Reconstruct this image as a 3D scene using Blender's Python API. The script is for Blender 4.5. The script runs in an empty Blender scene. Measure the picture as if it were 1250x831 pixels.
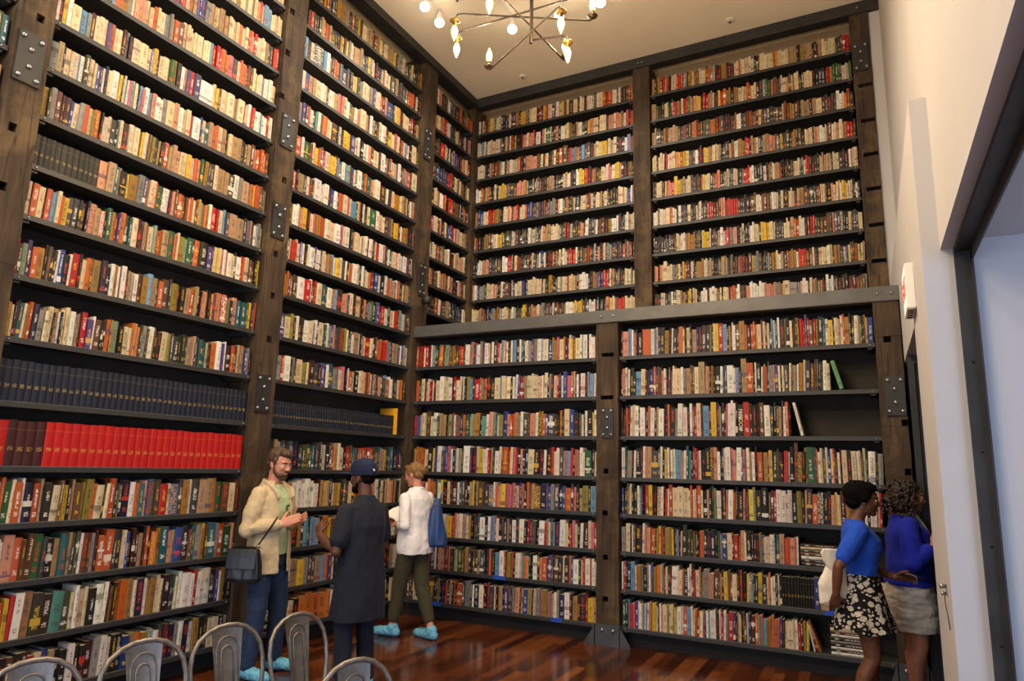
import bpy, bmesh, math, random
from mathutils import Vector, Matrix, Quaternion
random.seed(11)
SC = bpy.context.scene
COL = SC.collection
V = Vector
R = math.radians

def lin(c):
    out = []
    for v in c[:3]:
        v = v / 255.0
        out.append(v / 12.92 if v <= 0.04045 else ((v + 0.055) / 1.055) ** 2.4)
    return tuple(out) + (1.0,)

# ------------------------------------------------------------------ camera
CAM_POS = V((4.83849, -6.72, 1.6688))
F_PX = 836.858574
AX_R = V((0.88910, 0.45786, 0.02417)); AX_U = V((0.06184, -0.17292, 0.98299))
def _axes():
    p, y, r = R(10.508880), R(-27.497892), R(1.408759)
    cy, sy, cp, sp = math.cos(y), math.sin(y), math.cos(p), math.sin(p)
    w = V((sy * cp, cy * cp, sp)); rr = V((cy, -sy, 0)); u = rr.cross(w)
    c, s = math.cos(r), math.sin(r)
    return c * rr + s * u, -s * rr + c * u, w
AX_R, AX_U, AX_W = _axes()
cam_d = bpy.data.cameras.new('camera'); cam = bpy.data.objects.new('camera', cam_d); COL.objects.link(cam)
cam_d.sensor_fit = 'HORIZONTAL'; cam_d.sensor_width = 36.0; cam_d.lens = F_PX / 1250 * 36.0
cam_d.clip_start = 0.02; cam_d.clip_end = 200
M3 = Matrix((AX_R, AX_U, -AX_W)).transposed()
cam.matrix_world = Matrix.Translation(CAM_POS) @ M3.to_4x4()
SC.camera = cam
def px(P):
    d = V(P) - CAM_POS; z = d.dot(AX_W)
    return 625 + F_PX * d.dot(AX_R) / z, 415.5 - F_PX * d.dot(AX_U) / z, z

# ------------------------------------------------------------------ tagging
def tag(o, label=None, cat=None, group=None, kind=None):
    if label: o['label'] = label
    if cat: o['category'] = cat
    if group: o['group'] = group
    if kind: o['kind'] = kind
    return o
def empty(name, loc=(0, 0, 0), rz=0.0):
    o = bpy.data.objects.new(name, None); COL.objects.link(o)
    o.location = loc; o.rotation_euler = (0, 0, rz); o.empty_display_size = 0.1
    return o
def link(name, me, mats, parent=None, loc=None, rot=None, smooth=False):
    o = bpy.data.objects.new(name, me); COL.objects.link(o)
    for m in (mats if isinstance(mats, (list, tuple)) else [mats]):
        me.materials.append(m)
    if parent: o.parent = parent
    if loc is not None: o.location = loc
    if rot is not None: o.rotation_euler = rot
    if smooth:
        for p in me.polygons: p.use_smooth = True
    return o

# ------------------------------------------------------------------ materials
class NT:
    def __init__(s, name):
        s.m = bpy.data.materials.new(name); s.m.use_nodes = True
        s.t = s.m.node_tree; s.t.nodes.clear()
        s.out = s.n('ShaderNodeOutputMaterial'); s.b = s.n('ShaderNodeBsdfPrincipled')
        s.l(s.b.outputs[0], s.out.inputs[0])
    def n(s, t, **k):
        nd = s.t.nodes.new(t)
        for a, b in k.items(): setattr(nd, a, b)
        return nd
    def l(s, a, b): s.t.links.new(a, b)
    def put(s, sock, v):
        if hasattr(v, 'is_linked') or isinstance(v, bpy.types.NodeSocket): s.l(v, sock)
        else: sock.default_value = v
    def math(s, op, a, b=None, c=None, clamp=False):
        nd = s.n('ShaderNodeMath', operation=op, use_clamp=clamp); s.put(nd.inputs[0], a)
        if b is not None: s.put(nd.inputs[1], b)
        if c is not None: s.put(nd.inputs[2], c)
        return nd.outputs[0]
    def mix(s, f, a, b, blend='MIX'):
        nd = s.n('ShaderNodeMix', data_type='RGBA', blend_type=blend)
        s.put(nd.inputs[0], f); s.put(nd.inputs[6], a); s.put(nd.inputs[7], b)
        return nd.outputs[2]
    def coord(s, out='Object', scale=(1, 1, 1), rot=(0, 0, 0)):
        tc = s.n('ShaderNodeTexCoord'); mp = s.n('ShaderNodeMapping')
        s.l(tc.outputs[out], mp.inputs[0]); mp.inputs['Scale'].default_value = scale; mp.inputs['Rotation'].default_value = rot
        return mp.outputs[0]
    def noise(s, vec, scale=5.0, detail=3.0, rough=0.55, dist=0.0):
        nd = s.n('ShaderNodeTexNoise'); s.l(vec, nd.inputs['Vector'])
        nd.inputs['Scale'].default_value = scale; nd.inputs['Detail'].default_value = detail
        nd.inputs['Roughness'].default_value = rough; nd.inputs['Distortion'].default_value = dist
        return nd.outputs[0]
    def ramp(s, f, stops):
        nd = s.n('ShaderNodeValToRGB'); s.l(f, nd.inputs[0]); e = nd.color_ramp.elements
        while len(e) > 1: e.remove(e[-1])
        e[0].position = stops[0][0]; e[0].color = stops[0][1]
        for p, c in stops[1:]:
            k = e.new(p); k.color = c
        return nd.outputs[0]
    def bump(s, h, strength=0.3, dist=0.01):
        nd = s.n('ShaderNodeBump'); s.l(h, nd.inputs['Height'])
        nd.inputs['Strength'].default_value = strength; nd.inputs['Distance'].default_value = dist
        s.l(nd.outputs[0], s.b.inputs['Normal'])
    def set(s, color=None, rough=None, metal=None, spec=None):
        if color is not None: s.put(s.b.inputs['Base Color'], color)
        if rough is not None: s.put(s.b.inputs['Roughness'], rough)
        if metal is not None: s.put(s.b.inputs['Metallic'], metal)
        if spec is not None: s.b.inputs['Specular IOR Level'].default_value = spec
        return s.m

def simple(name, c, rough=0.6, metal=0.0, var=0.12, scale=12.0, bump=0.0, spec=0.5, stretch=(1, 1, 1)):
    s = NT(name); co = s.coord(scale=stretch); nz = s.noise(co, scale, 4)
    a = lin(c); d = tuple(x * (1 - var) for x in a[:3]) + (1,); e = tuple(min(1, x * (1 + var)) for x in a[:3]) + (1,)
    col = s.ramp(nz, [(0.3, d), (0.7, e)])
    if bump: s.bump(nz, bump, 0.01)
    return s.set(col, rough, metal, spec)

def fabric(name, c, rough=0.85, fold=0.5, scale=9.0, weave=True, var=0.1):
    s = NT(name); co = s.coord(); nz = s.noise(co, scale, 3, 0.5, 0.6)
    a = lin(c); d = tuple(x * (1 - var) for x in a[:3]) + (1,); e = tuple(min(1, x * (1 + var)) for x in a[:3]) + (1,)
    col = s.ramp(s.noise(co, 30, 4), [(0.3, d), (0.7, e)])
    s.bump(nz, fold * .55, 0.03)
    s.b.inputs['Sheen Weight'].default_value = 0.03
    return s.set(col, rough, 0.0, 0.25)

def emit(name, c, strength):
    s = NT(name); s.b.inputs['Base Color'].default_value = lin(c)
    s.b.inputs['Emission Color'].default_value = lin(c); s.b.inputs['Emission Strength'].default_value = strength
    return s.m

def wood_post():
    s = NT('old_timber'); co = s.coord(scale=(1, 1, 0.13)); big = s.noise(co, 9, 6, 0.65, 0.8)
    fine = s.noise(s.coord(scale=(1, 1, 0.03)), 70, 4, 0.6)
    blot = s.noise(s.coord(), 2.3, 4, 0.6)
    base = s.ramp(big, [(0.25, lin((33, 27, 20))), (0.5, lin((65, 52, 38))), (0.75, lin((98, 81, 58)))])
    c2 = s.mix(s.math('MULTIPLY', s.ramp(fine, [(0.4, (0, 0, 0, 1)), (0.75, (1, 1, 1, 1))]), 0.45), base, lin((48, 32, 18)))
    c3 = s.mix(s.ramp(blot, [(0.5, (0, 0, 0, 1)), (0.72, (.55, .55, .55, 1))]), c2, lin((120, 98, 66)))
    crack = s.noise(s.coord(scale=(1, 1, 0.045)), 13, 2, 0.5, 0.4)
    cm = s.ramp(crack, [(0.485, (0, 0, 0, 1)), (0.5, (1, 1, 1, 1)), (0.515, (0, 0, 0, 1))])
    c4 = s.mix(s.math('MULTIPLY', cm, 0.75), c3, lin((22, 15, 10)))
    s.bump(big, 0.6, 0.01)
    return s.set(c4, 0.75, 0, 0.3)

def floor_mat():
    s = NT('wood_floor'); tc = s.n('ShaderNodeTexCoord'); sp = s.n('ShaderNodeSeparateXYZ'); s.l(tc.outputs['Object'], sp.inputs[0])
    x, y = sp.outputs[0], sp.outputs[1]
    rw = s.math('FLOOR', s.math('DIVIDE', x, 0.095))
    w1 = s.n('ShaderNodeTexWhiteNoise', noise_dimensions='1D'); s.l(rw, w1.inputs['W'])
    yo = s.math('ADD', s.math('DIVIDE', y, 0.75), s.math('MULTIPLY', w1.outputs[0], 7.3))
    cell = s.math('FLOOR', yo)
    cb = s.n('ShaderNodeCombineXYZ'); s.l(rw, cb.inputs[0]); s.l(cell, cb.inputs[1])
    w2 = s.n('ShaderNodeTexWhiteNoise', noise_dimensions='3D'); s.l(cb.outputs[0], w2.inputs['Vector'])
    base = s.ramp(w2.outputs[0], [(0.0, lin((42, 19, 9))), (0.3, lin((72, 35, 15))), (0.65, lin((100, 52, 23))), (1.0, lin((134, 78, 36)))])
    grain = s.noise(s.coord(scale=(1, 0.08, 1)), 60, 4, 0.6, 0.3)
    c = s.mix(s.math('MULTIPLY', grain, 0.55), base, lin((60, 24, 10)))
    fx = s.math('FRACT', s.math('DIVIDE', x, 0.095)); fy = s.math('FRACT', yo)
    e1 = s.math('LESS_THAN', s.math('ABSOLUTE', s.math('SUBTRACT', fx, 0.5)), 0.482)
    e2 = s.math('LESS_THAN', s.math('ABSOLUTE', s.math('SUBTRACT', fy, 0.5)), 0.497)
    c = s.mix(s.math('MULTIPLY', e1, e2), lin((30, 12, 6)), c)
    s.bump(s.math('MULTIPLY', grain, 1.0), 0.04, 0.004)
    return s.set(c, 0.16, 0, 0.5)

def book_mat():
    """spine cloth / paper: 'col' body colour, 'ink' lettering colour (alpha = seed, above 1: bound set with bands)"""
    s = NT('book_binding')
    col = s.n('ShaderNodeAttribute', attribute_name='col'); ink = s.n('ShaderNodeAttribute', attribute_name='ink')
    uv = s.n('ShaderNodeUVMap'); sp = s.n('ShaderNodeSeparateXYZ'); s.l(uv.outputs[0], sp.inputs[0])
    u, v = sp.outputs[0], sp.outputs[1]; seed = ink.outputs['Alpha']
    def h(k): return s.math('FRACT', s.math('MULTIPLY', seed, k))
    def band(x, a, b):
        return s.math('MULTIPLY', s.math('GREATER_THAN', x, a), s.math('LESS_THAN', x, b))
    # lettering that runs up the spine
    cb = s.n('ShaderNodeCombineXYZ'); s.l(s.math('MULTIPLY', u, 2.2), cb.inputs[0]); s.l(s.math('MULTIPLY', v, 34), cb.inputs[1]); s.l(s.math('MULTIPLY', seed, 91), cb.inputs[2])
    nz = s.n('ShaderNodeTexNoise'); s.l(cb.outputs[0], nz.inputs['Vector']); nz.inputs['Scale'].default_value = 1.6; nz.inputs['Detail'].default_value = 1.0
    t0 = s.math('MULTIPLY_ADD', h(37.7), 0.25, 0.3); t1 = s.math('MULTIPLY_ADD', h(53.1), 0.3, 0.62)
    half = s.math('MULTIPLY_ADD', h(71.3), 0.14, 0.12)
    letters = s.math('MULTIPLY', s.math('MULTIPLY', band(v, t0, t1), s.math('LESS_THAN', s.math('ABSOLUTE', s.math('SUBTRACT', u, 0.5)), half)), s.math('GREATER_THAN', nz.outputs[0], 0.49))
    a0 = s.math('MULTIPLY_ADD', h(17.9), 0.06, 0.1)
    small = s.math('MULTIPLY', s.math('MULTIPLY', band(v, a0, s.math('ADD', a0, 0.12)), s.math('LESS_THAN', s.math('ABSOLUTE', s.math('SUBTRACT', u, 0.5)), 0.26)), s.math('GREATER_THAN', nz.outputs[0], 0.5))
    # a plain colour block on some spines
    b0 = s.math('MULTIPLY_ADD', h(29.3), 0.6, 0.05)
    blk = s.math('MULTIPLY', band(v, b0, s.math('MULTIPLY_ADD', h(43.7), 0.16, s.math('ADD', b0, 0.03))), s.math('GREATER_THAN', h(11.3), 0.72))
    # a patterned jacket on a few
    pat = s.math('MULTIPLY', s.math('MULTIPLY', s.math('GREATER_THAN', nz.outputs[0], 0.53), s.math('GREATER_THAN', h(97.3), 0.95)), band(v, 0.02, 0.98))
    normal = s.math('MAXIMUM', s.math('MAXIMUM', letters, small), s.math('MAXIMUM', blk, pat))
    sets = s.math('MAXIMUM', s.math('MULTIPLY', band(v, 0.795, 0.81), 0.35),
                  s.math('MULTIPLY', s.math('MULTIPLY', band(v, 0.33, 0.42), s.math('LESS_THAN', s.math('ABSOLUTE', s.math('SUBTRACT', u, 0.5)), 0.3)), s.math('GREATER_THAN', nz.outputs[0], 0.47)))
    isset = s.math('GREATER_THAN', seed, 1.0)
    msk = s.math('ADD', s.math('MULTIPLY', s.math('MULTIPLY', sets, isset), 0.42), s.math('MULTIPLY', s.math('MULTIPLY', normal, s.math('SUBTRACT', 1.0, isset)), 0.72))
    wear = s.noise(s.coord(), 40, 3)
    c0 = s.mix(s.math('MULTIPLY', wear, 0.22), col.outputs['Color'], lin((60, 50, 38)))
    c = s.mix(s.math('MULTIPLY', msk, 0.9), c0, ink.outputs['Color'])
    return s.set(c, 0.55, 0, 0.35)

def leafskirt():
    """black cotton printed with pale rounded leaves of several sizes"""
    s = NT('floral_cotton'); base = s.coord(scale=(1, 1, 1.3)); warp = s.n('ShaderNodeVectorMath', operation='ADD')
    nt = s.n('ShaderNodeTexNoise'); s.l(base, nt.inputs['Vector']); nt.inputs['Scale'].default_value = 14
    sc = s.n('ShaderNodeVectorMath', operation='SCALE'); s.l(nt.outputs[1], sc.inputs[0]); sc.inputs['Scale'].default_value = 0.02
    s.l(base, warp.inputs[0]); s.l(sc.outputs[0], warp.inputs[1])
    def leaves(k, r):
        vo = s.n('ShaderNodeTexVoronoi', feature='F1'); s.l(warp.outputs[0], vo.inputs['Vector']); vo.inputs['Scale'].default_value = k; vo.inputs['Randomness'].default_value = .85
        return s.math('LESS_THAN', vo.outputs['Distance'], r)
    f = s.math('MAXIMUM', leaves(17, .40), leaves(36, .34))
    vein = s.math('MULTIPLY', s.ramp(s.noise(warp.outputs[0], 75, 2), [(0.54, (0, 0, 0, 1)), (0.6, (1, 1, 1, 1))]), .5)
    c = s.mix(f, lin((17, 16, 18)), s.mix(vein, lin((190, 183, 168)), lin((60, 56, 54))))
    return s.set(c, 0.85, 0, 0.2)

M = {}
M['timber'] = wood_post()
M['floor'] = floor_mat()
M['book'] = book_mat()
M['page'] = simple('page_paper', (214, 200, 166), 0.9, var=0.12, scale=60, stretch=(8, 1, 0.3))
M['steel'] = simple('blackened_steel', (50, 50, 49), 0.5, 0.3, 0.25, 7, 0.05)
M['shelfsteel'] = simple('painted_shelf_steel', (47, 47, 47), 0.5, 0.0, 0.15, 9, 0.04)
M['beamsteel'] = simple('grey_beam_steel', (84, 84, 82), 0.48, 0.25, 0.18, 6, 0.04)
M['dark'] = simple('dark_back_panel', (44, 38, 29), 0.8, 0.0, 0.3, 4)
M['taupe'] = simple('taupe_paint', (150, 132, 106), 0.85, 0.0, 0.06, 3)
M['ceil'] = simple('cream_ceiling_paint', (240, 228, 202), 0.9, 0.0, 0.02, 2)
M['white'] = simple('white_wall_paint', (184, 182, 181), 0.85, 0.0, 0.02, 3)
M['rivet'] = simple('worn_rivet_steel', (150, 152, 154), 0.32, 0.85, 0.2, 40)
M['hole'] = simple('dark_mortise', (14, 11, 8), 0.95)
M['galv'] = simple('galvanised_chair_steel', (134, 127, 116), 0.42, 0.75, 0.2, 25, 0.08)
M['brass'] = simple('aged_brass', (120, 92, 48), 0.35, 0.8, 0.15, 30)
M['bronze'] = simple('dark_bronze', (36, 28, 22), 0.45, 0.5, 0.15, 30)
M['flame'] = emit('candle_bulb_glow', (255, 190, 92), 22)
M['globe'] = emit('spot_bulb_glow', (255, 238, 214), 16)
M['plastic'] = simple('white_plastic', (228, 224, 216), 0.5, 0, 0.02)
M['exitred'] = emit('exit_red', (225, 60, 50), .7)
M['signface'] = emit('sign_face_glow', (255, 226, 212), .5)

# ------------------------------------------------------------------ mesh helpers
class MB:
    def __init__(s): s.v = []; s.f = []; s.mi = []; s.sm = []
    def quad(s, a, b, c, d, mi=0): s.face((a, b, c, d), mi)
    def face(s, pts, mi=0, smooth=False):
        k = len(s.v); s.v += [tuple(p) for p in pts]; s.f.append(tuple(range(k, k + len(pts)))); s.mi.append(mi); s.sm.append(smooth)
    def box(s, lo, hi, mi=0):
        x0, y0, z0 = lo; x1, y1, z1 = hi; k = len(s.v)
        s.v += [(x0, y0, z0), (x1, y0, z0), (x1, y1, z0), (x0, y1, z0), (x0, y0, z1), (x1, y0, z1), (x1, y1, z1), (x0, y1, z1)]
        for f in ((0, 3, 2, 1), (4, 5, 6, 7), (0, 1, 5, 4), (1, 2, 6, 5), (2, 3, 7, 6), (3, 0, 4, 7)):
            s.f.append(tuple(k + i for i in f)); s.mi.append(mi); s.sm.append(False)
    def prism(s, poly, axis, a, b, mi=0):
        """poly: 2-D outline, extruded along axis 0/1/2 from a to b"""
        def P(p, t):
            q = list(p); q.insert(axis, t); return tuple(q)
        k = len(s.v); n = len(poly)
        s.v += [P(p, a) for p in poly] + [P(p, b) for p in poly]
        s.f.append(tuple(k + i for i in range(n))); s.f.append(tuple(k + n + i for i in reversed(range(n)))); s.mi += [mi, mi]; s.sm += [False, False]
        for i in range(n):
            j = (i + 1) % n
            s.f.append((k + i, k + n + i, k + n + j, k + j)); s.mi.append(mi); s.sm.append(False)
    def tube(s, pts, rad, n=10, mi=0, caps=True):
        pts = [V(p) for p in pts]
        rads = rad if isinstance(rad, (list, tuple)) else [rad] * len(pts)
        k0 = len(s.v); ref = V((0, 0, 1))
        t0 = (pts[1] - pts[0]).normalized()
        if abs(t0.dot(ref)) > 0.95: ref = V((1, 0, 0))
        nrm = t0.cross(ref).normalized()
        for i, p in enumerate(pts):
            t = (pts[min(i + 1, len(pts) - 1)] - pts[max(i - 1, 0)]).normalized()
            nrm = (nrm - t * nrm.dot(t)).normalized(); bi = t.cross(nrm)
            for j in range(n):
                a = 2 * math.pi * j / n
                s.v.append(tuple(p + (nrm * math.cos(a) + bi * math.sin(a)) * rads[i]))
        for i in range(len(pts) - 1):
            for j in range(n):
                a, b = k0 + i * n + j, k0 + i * n + (j + 1) % n
                s.f.append((a, b, b + n, a + n)); s.mi.append(mi); s.sm.append(True)
        if caps:
            s.f.append(tuple(reversed(range(k0, k0 + n)))); e = k0 + (len(pts) - 1) * n
            s.f.append(tuple(range(e, e + n))); s.mi += [mi, mi]; s.sm += [False, False]
    def lathe(s, c, prof, n=16, mi=0, axis=(0, 0, 1)):
        c = V(c); ax = V(axis).normalized(); q = V((0, 0, 1)).rotation_difference(ax); k0 = len(s.v)
        for r, h in prof:
            for j in range(n):
                a = 2 * math.pi * j / n
                s.v.append(tuple(c + q @ V((r * math.cos(a), r * math.sin(a), h))))
        for i in range(len(prof) - 1):
            for j in range(n):
                a, b = k0 + i * n + j, k0 + i * n + (j + 1) % n
                s.f.append((a, b, b + n, a + n)); s.mi.append(mi); s.sm.append(True)
        s.f.append(tuple(reversed(range(k0, k0 + n)))); e = k0 + (len(prof) - 1) * n
        s.f.append(tuple(range(e, e + n))); s.mi += [mi, mi]; s.sm += [False, False]
    def mesh(s, name, bevel=0.0):
        me = bpy.data.meshes.new(name); me.from_pydata(s.v, [], s.f)
        me.polygons.foreach_set('material_index', s.mi); me.polygons.foreach_set('use_smooth', s.sm)
        bm = bmesh.new(); bm.from_mesh(me)
        if bevel:
            bmesh.ops.bevel(bm, geom=[e for e in bm.edges if e.calc_face_angle(0) > 0.6], offset=bevel, segments=2, affect='EDGES', clamp_overlap=True)
        bmesh.ops.recalc_face_normals(bm, faces=bm.faces)
        bm.to_mesh(me); bm.free()
        return me
    def build(s, name, mats, parent=None, loc=None, rot=None, bevel=0.0):
        return link(name, s.mesh(name, bevel), mats, parent, loc, rot)

def struct(name, mb, mats, **k):
    o = mb.build(name, mats, **k); o['kind'] = 'structure'; return o
M['shadeplinth'] = simple('shade_dark_plinth', (20, 20, 20), .7)  # plinth colour blackened to hold the deep shade of its recess
M['shoesteel'] = simple('grey_base_steel', (78, 80, 82), .45, .4, .2, 8, .05)
# ------------------------------------------------------------------ the room
CEIL = 6.96
m = MB(); m.box((-0.5, -10.0, -0.12), (9.0, 1.9, 0.0)); struct('floor', m, M['floor'])
m = MB(); m.box((-0.5, -10.0, CEIL), (5.7, 1.9, CEIL + 0.15)); struct('ceiling', m, M['ceil'])
m = MB(); m.box((-0.5, -10.0, 0.0), (-0.36, 1.9, CEIL)); struct('wall_left', m, M['taupe'])
m = MB(); m.box((-0.36, 1.62, 0.0), (5.4, 1.9, CEIL)); m.box((5.125, 1.24, 3.3), (5.26, 1.62, CEIL), 1); struct('wall_back', m, [M['taupe'], M['white']])
# right wall: thin upper wall, thicker lower wall with a tall doorway, wide opening nearer the camera
XB, XW, YJ = 5.15, 5.236, -2.59
m = MB()
m.box((XW, -10.0, 2.86), (5.293, YJ, CEIL)); m.box((5.293, -10.0, 2.93), (5.62, YJ, CEIL)); m.box((XW, YJ, 3.743), (5.62, 1.62, CEIL))
m.box((XB, -1.60, 2.645), (5.62, 1.62, 3.743)); m.box((XB, YJ, 0.0), (5.62, -1.60, 3.743)); m.box((5.20, -0.26, 0.0), (5.62, 1.62, 2.645))
struct('wall_right', m, M['white'])
m = MB(); m.box((5.155, -0.36, 0.0), (5.20, -0.26, 2.58)); m.box((5.20, -0.33, 0.0), (5.24, -0.26, 2.58)); m.box((5.155, -0.36, 2.58), (5.24, -0.26, 2.645)); struct('trim_1', m, M['steel'])
m = MB(); m.box((5.40, -1.60, 0.0), (5.44, -0.26, 2.645)); struct('dark_room_panel', m, M['hole'])  # near-black sheet put in for the unlit room past the open doorway
m = MB(); m.prism([(5.293, YJ - 0.016), (5.372, YJ - 0.016), (5.372, YJ - 0.06), (5.364, YJ - 0.06), (5.364, YJ - 0.028), (5.293, YJ - 0.028)][::-1], 2, 0.0, 2.93); m.box((5.293, YJ - 0.016, 0), (5.372, YJ, 2.93))
for z in (0.45, 0.9, 1.35, 1.8, 2.25):
    m.lathe((5.33, YJ - 0.028, z), [(0.007, 0), (0.007, 0.003), (0.003, 0.005)], 8, 1, (0, -1, 0))
struct('trim_2', m, [M['steel'], M['hole']])
m = MB(); m.box((5.293, -10.0, 2.835), (5.372, YJ - 0.016, 2.93)); m.box((5.364, -10.0, 2.78), (5.372, YJ - 0.016, 2.835)); struct('trim_3', m, M['steel'])
m = MB(); m.box((5.62, YJ, 0.0), (9.0, YJ + 0.2, 3.0)); struct('wall_side', m, M['white'])
m = MB(); m.box((5.372, -10.0, 2.90), (9.0, YJ, 3.0)); struct('ceiling_side', m, M['white'])
m = MB(); m.box((8.86, -10.0, 0.0), (9.0, -6.9, 3.0)); m.box((8.86, -4.2, 0.0), (9.0, YJ, 3.0)); m.box((8.86, -6.9, 0.0), (9.0, -4.2, 0.35)); m.box((8.86, -6.9, 2.7), (9.0, -4.2, 3.0)); struct('wall_far_side', m, M['white'])
# dark steel band under the ceiling
m = MB(); m.box((-0.10, -10.0, 6.82), (0.05, 1.30, CEIL)); m.box((0.05, -10.0, 6.82), (0.075, 1.18, 6.835)); struct('trim_4', m, M['steel'], bevel=0.003)
m = MB(); m.box((0.05, 1.19, 6.82), (XW, 1.32, CEIL))
for cx in (2.47, 2.52, 5.02):
    m.lathe((cx, 1.19, 6.885), [(0.014, 0), (0.013, 0.008), (0.007, 0.013)], 8, 1, (0, -1, 0))
struct('trim_5', m, [M['steel'], M['rivet']])

# ------------------------------------------------------------------ timber posts
def rnd(seed): return random.Random(seed)
def post_mesh(w, z0, z1, holes, depth=0.33, seed=1):
    """local: x along the wall from 0 to w, front at y = 0 facing -y"""
    rg = rnd(seed); mb = MB()
    us = sorted({0.0, w} | {round(h[0] - h[2] / 2, 4) for h in holes if h[0] - h[2] / 2 > 0.005} | {round(min(w, h[0] + h[2] / 2), 4) for h in holes})
    zs = {z0, z1}
    z = z0 + 0.17
    while z < z1 - 0.1:
        zs.add(round(z, 4)); z += 0.17 + rg.random() * 0.08
    for h in holes: zs |= {round(h[1] - h[3] / 2, 4), round(h[1] + h[3] / 2, 4)}
    zs = sorted(zs); wob = {z: (rg.uniform(-.004, .004), rg.uniform(-.004, .004), rg.uniform(-.003, .003)) for z in zs}
    def P(u, z, y=0.0):
        a, b, c = wob[z]; t = u / w
        return (u + a * (1 - t) + b * t, y + c, z)
    def inhole(u, z):
        return any(abs(u - h[0]) < h[2] / 2 and abs(z - h[1]) < h[3] / 2 for h in holes)
    for i in range(len(us) - 1):
        for j in range(len(zs) - 1):
            a, b, c, d = us[i], us[i + 1], zs[j], zs[j + 1]
            if inhole((a + b) / 2, (c + d) / 2):
                q = 0.09
                mb.quad(P(a, c, q), P(b, c, q), P(b, d, q), P(a, d, q), 1)
                mb.quad(P(a, c), P(b, c), P(b, c, q), P(a, c, q), 0); mb.quad(P(a, d), P(a, d, q), P(b, d, q), P(b, d), 0)
                mb.quad(P(a, c), P(a, c, q), P(a, d, q), P(a, d), 0); mb.quad(P(b, c), P(b, d), P(b, d, q), P(b, c, q), 0)
            else: mb.quad(P(a, c), P(b, c), P(b, d), P(a, d))
    ch = 0.0
    for j in range(len(zs) - 1):
        c, d = zs[j], zs[j + 1]
        mb.quad(P(0, c, depth), P(0, c), P(0, d), P(0, d, depth)); mb.quad(P(w, c), P(w, c, depth), P(w, d, depth), P(w, d))
    mb.quad((0, depth, z0), (w, depth, z0), (w, depth, z1), (0, depth, z1))
    mb.quad(P(0, z1), P(w, z1), (w, depth, z1), (0, depth, z1)); mb.quad(P(0, z0), (0, depth, z0), (w, depth, z0), P(w, z0))
    me = bpy.data.meshes.new('timber_post'); me.from_pydata(mb.v, [], mb.f); me.polygons.foreach_set('material_index', mb.mi)
    bm = bmesh.new(); bm.from_mesh(me); bmesh.ops.remove_doubles(bm, verts=bm.verts, dist=0.0004); bmesh.ops.recalc_face_normals(bm, faces=bm.faces); bm.to_mesh(me); bm.free()
    return me
def rivet_plate(parent, uc, zc, w=0.15, h=0.33, mat=None):
    mb = MB(); y = -0.016
    mb.box((uc - w / 2, y, zc - h / 2), (uc + w / 2, 0.004, zc + h / 2))
    o = mb.build('rivet_plate', mat or M['steel'], parent, bevel=0.003)
    for du, dz in ((-.33, .39), (.33, .39), (0, .17), (0, -.17), (-.33, -.39), (.33, -.39)):
        r = MB(); r.lathe((uc + du * w, y, zc + dz * h), [(0.017, 0), (0.016, 0.007), (0.011, 0.012), (0.004, 0.0145)], 12, 0, (0, -1, 0))
        r.build('rivet', M['rivet'], o)
    return o
def make_post(loc, rz, w, z0, z1, holes, label, plates=(), seed=1, pw=0.15, ph=0.33):
    me = post_mesh(w, z0, z1, holes, seed=seed)
    o = link('timber_post', me, [M['timber'], M['hole']], None, loc, (0, 0, rz))
    tag(o, label, 'timber post')
    for uc, zc in plates: rivet_plate(o, uc, zc, pw, ph)
    return o
LW = R(90)   # on the left wall local x runs along +Y and the front faces +X
def lw_holes(y0, lst): return [(y - y0, z, a, b) for y, z, a, b in lst]
p1 = make_post((0.03, -4.643, 0), LW, 0.225, 0, 6.9, lw_holes(-4.643, [(-4.507, 4.58, .05, .06), (-4.567, 3.76, .05, .06), (-4.566, 3.355, .05, .06), (-4.56, 2.9, .05, .06), (-4.5, 5.0, .05, .06), (-4.5, 5.45, .05, .06)]),
    'weathered timber post nearest the camera on the left wall, cut by the photo edge', [(0.105, 4.261)], 3, 0.17, 0.36)
p2 = make_post((0.03, -2.413, 0), LW, 0.253, 0, 6.9, lw_holes(-2.413, [(-2.36, 6.053, .06, .06), (-2.374, 5.598, .06, .065), (-2.385, 5.131, .05, .06), (-2.271, 4.313, .055, .06), (-2.29, 3.574, .055, .06), (-2.287, 3.174, .055, .06), (-2.279, 2.767, .055, .06)]),
    'tall timber post with three riveted plates behind the man in the beige jacket', [(0.123, 4.802), (0.113, 3.89), (0.11, 2.27)], 5, 0.16, 0.34)
p3 = make_post((0.03, -0.078, 0), LW, 0.271, 0, 6.9, [], 'timber post in the far left corner, running behind the end of the steel beam', [(0.098, 5.718), (0.125, 3.93)], 7, 0.13, 0.42)
kn = MB(); kn.lathe((0.165, 0.0, 3.675), [(0.03, 0), (0.03, 0.03), (0.048, 0.045), (0.055, 0.075), (0.046, 0.105), (0.02, 0.12)], 16, 0, (0, -1, 0)); kn.build('bolt_cap', M['steel'], p3)
pc = make_post((2.357, -0.035, 0), 0, 0.236, 0, 3.185, [(.125, 2.845, .135, .042), (.116, 2.402, .135, .042), (.104, 1.658, .055, .05), (.098, 1.248, .055, .05), (.098, 0.824, .055, .05), (.098, 0.432, .055, .05)],
    'short timber post under the middle of the steel beam, standing on a steel shoe', [(0.124, 2.142)], 9, 0.125, 0.31)
pr_ = make_post((4.94, -0.035, 0), 0, 0.2, 0, 3.185, [(.093, 2.845, .06, .055), (.175, 2.122, .05, .055), (.172, 1.714, .05, .055)],
    'short timber post at the right end of the steel beam, above the two women', [(0.121, 2.352)], 11, 0.15, 0.34)
pu = make_post((2.389, 1.215, 0), 0, 0.216, 3.34, 6.85, [], 'upper timber post in the middle of the far wall, above the steel beam', [], 13)
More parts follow.
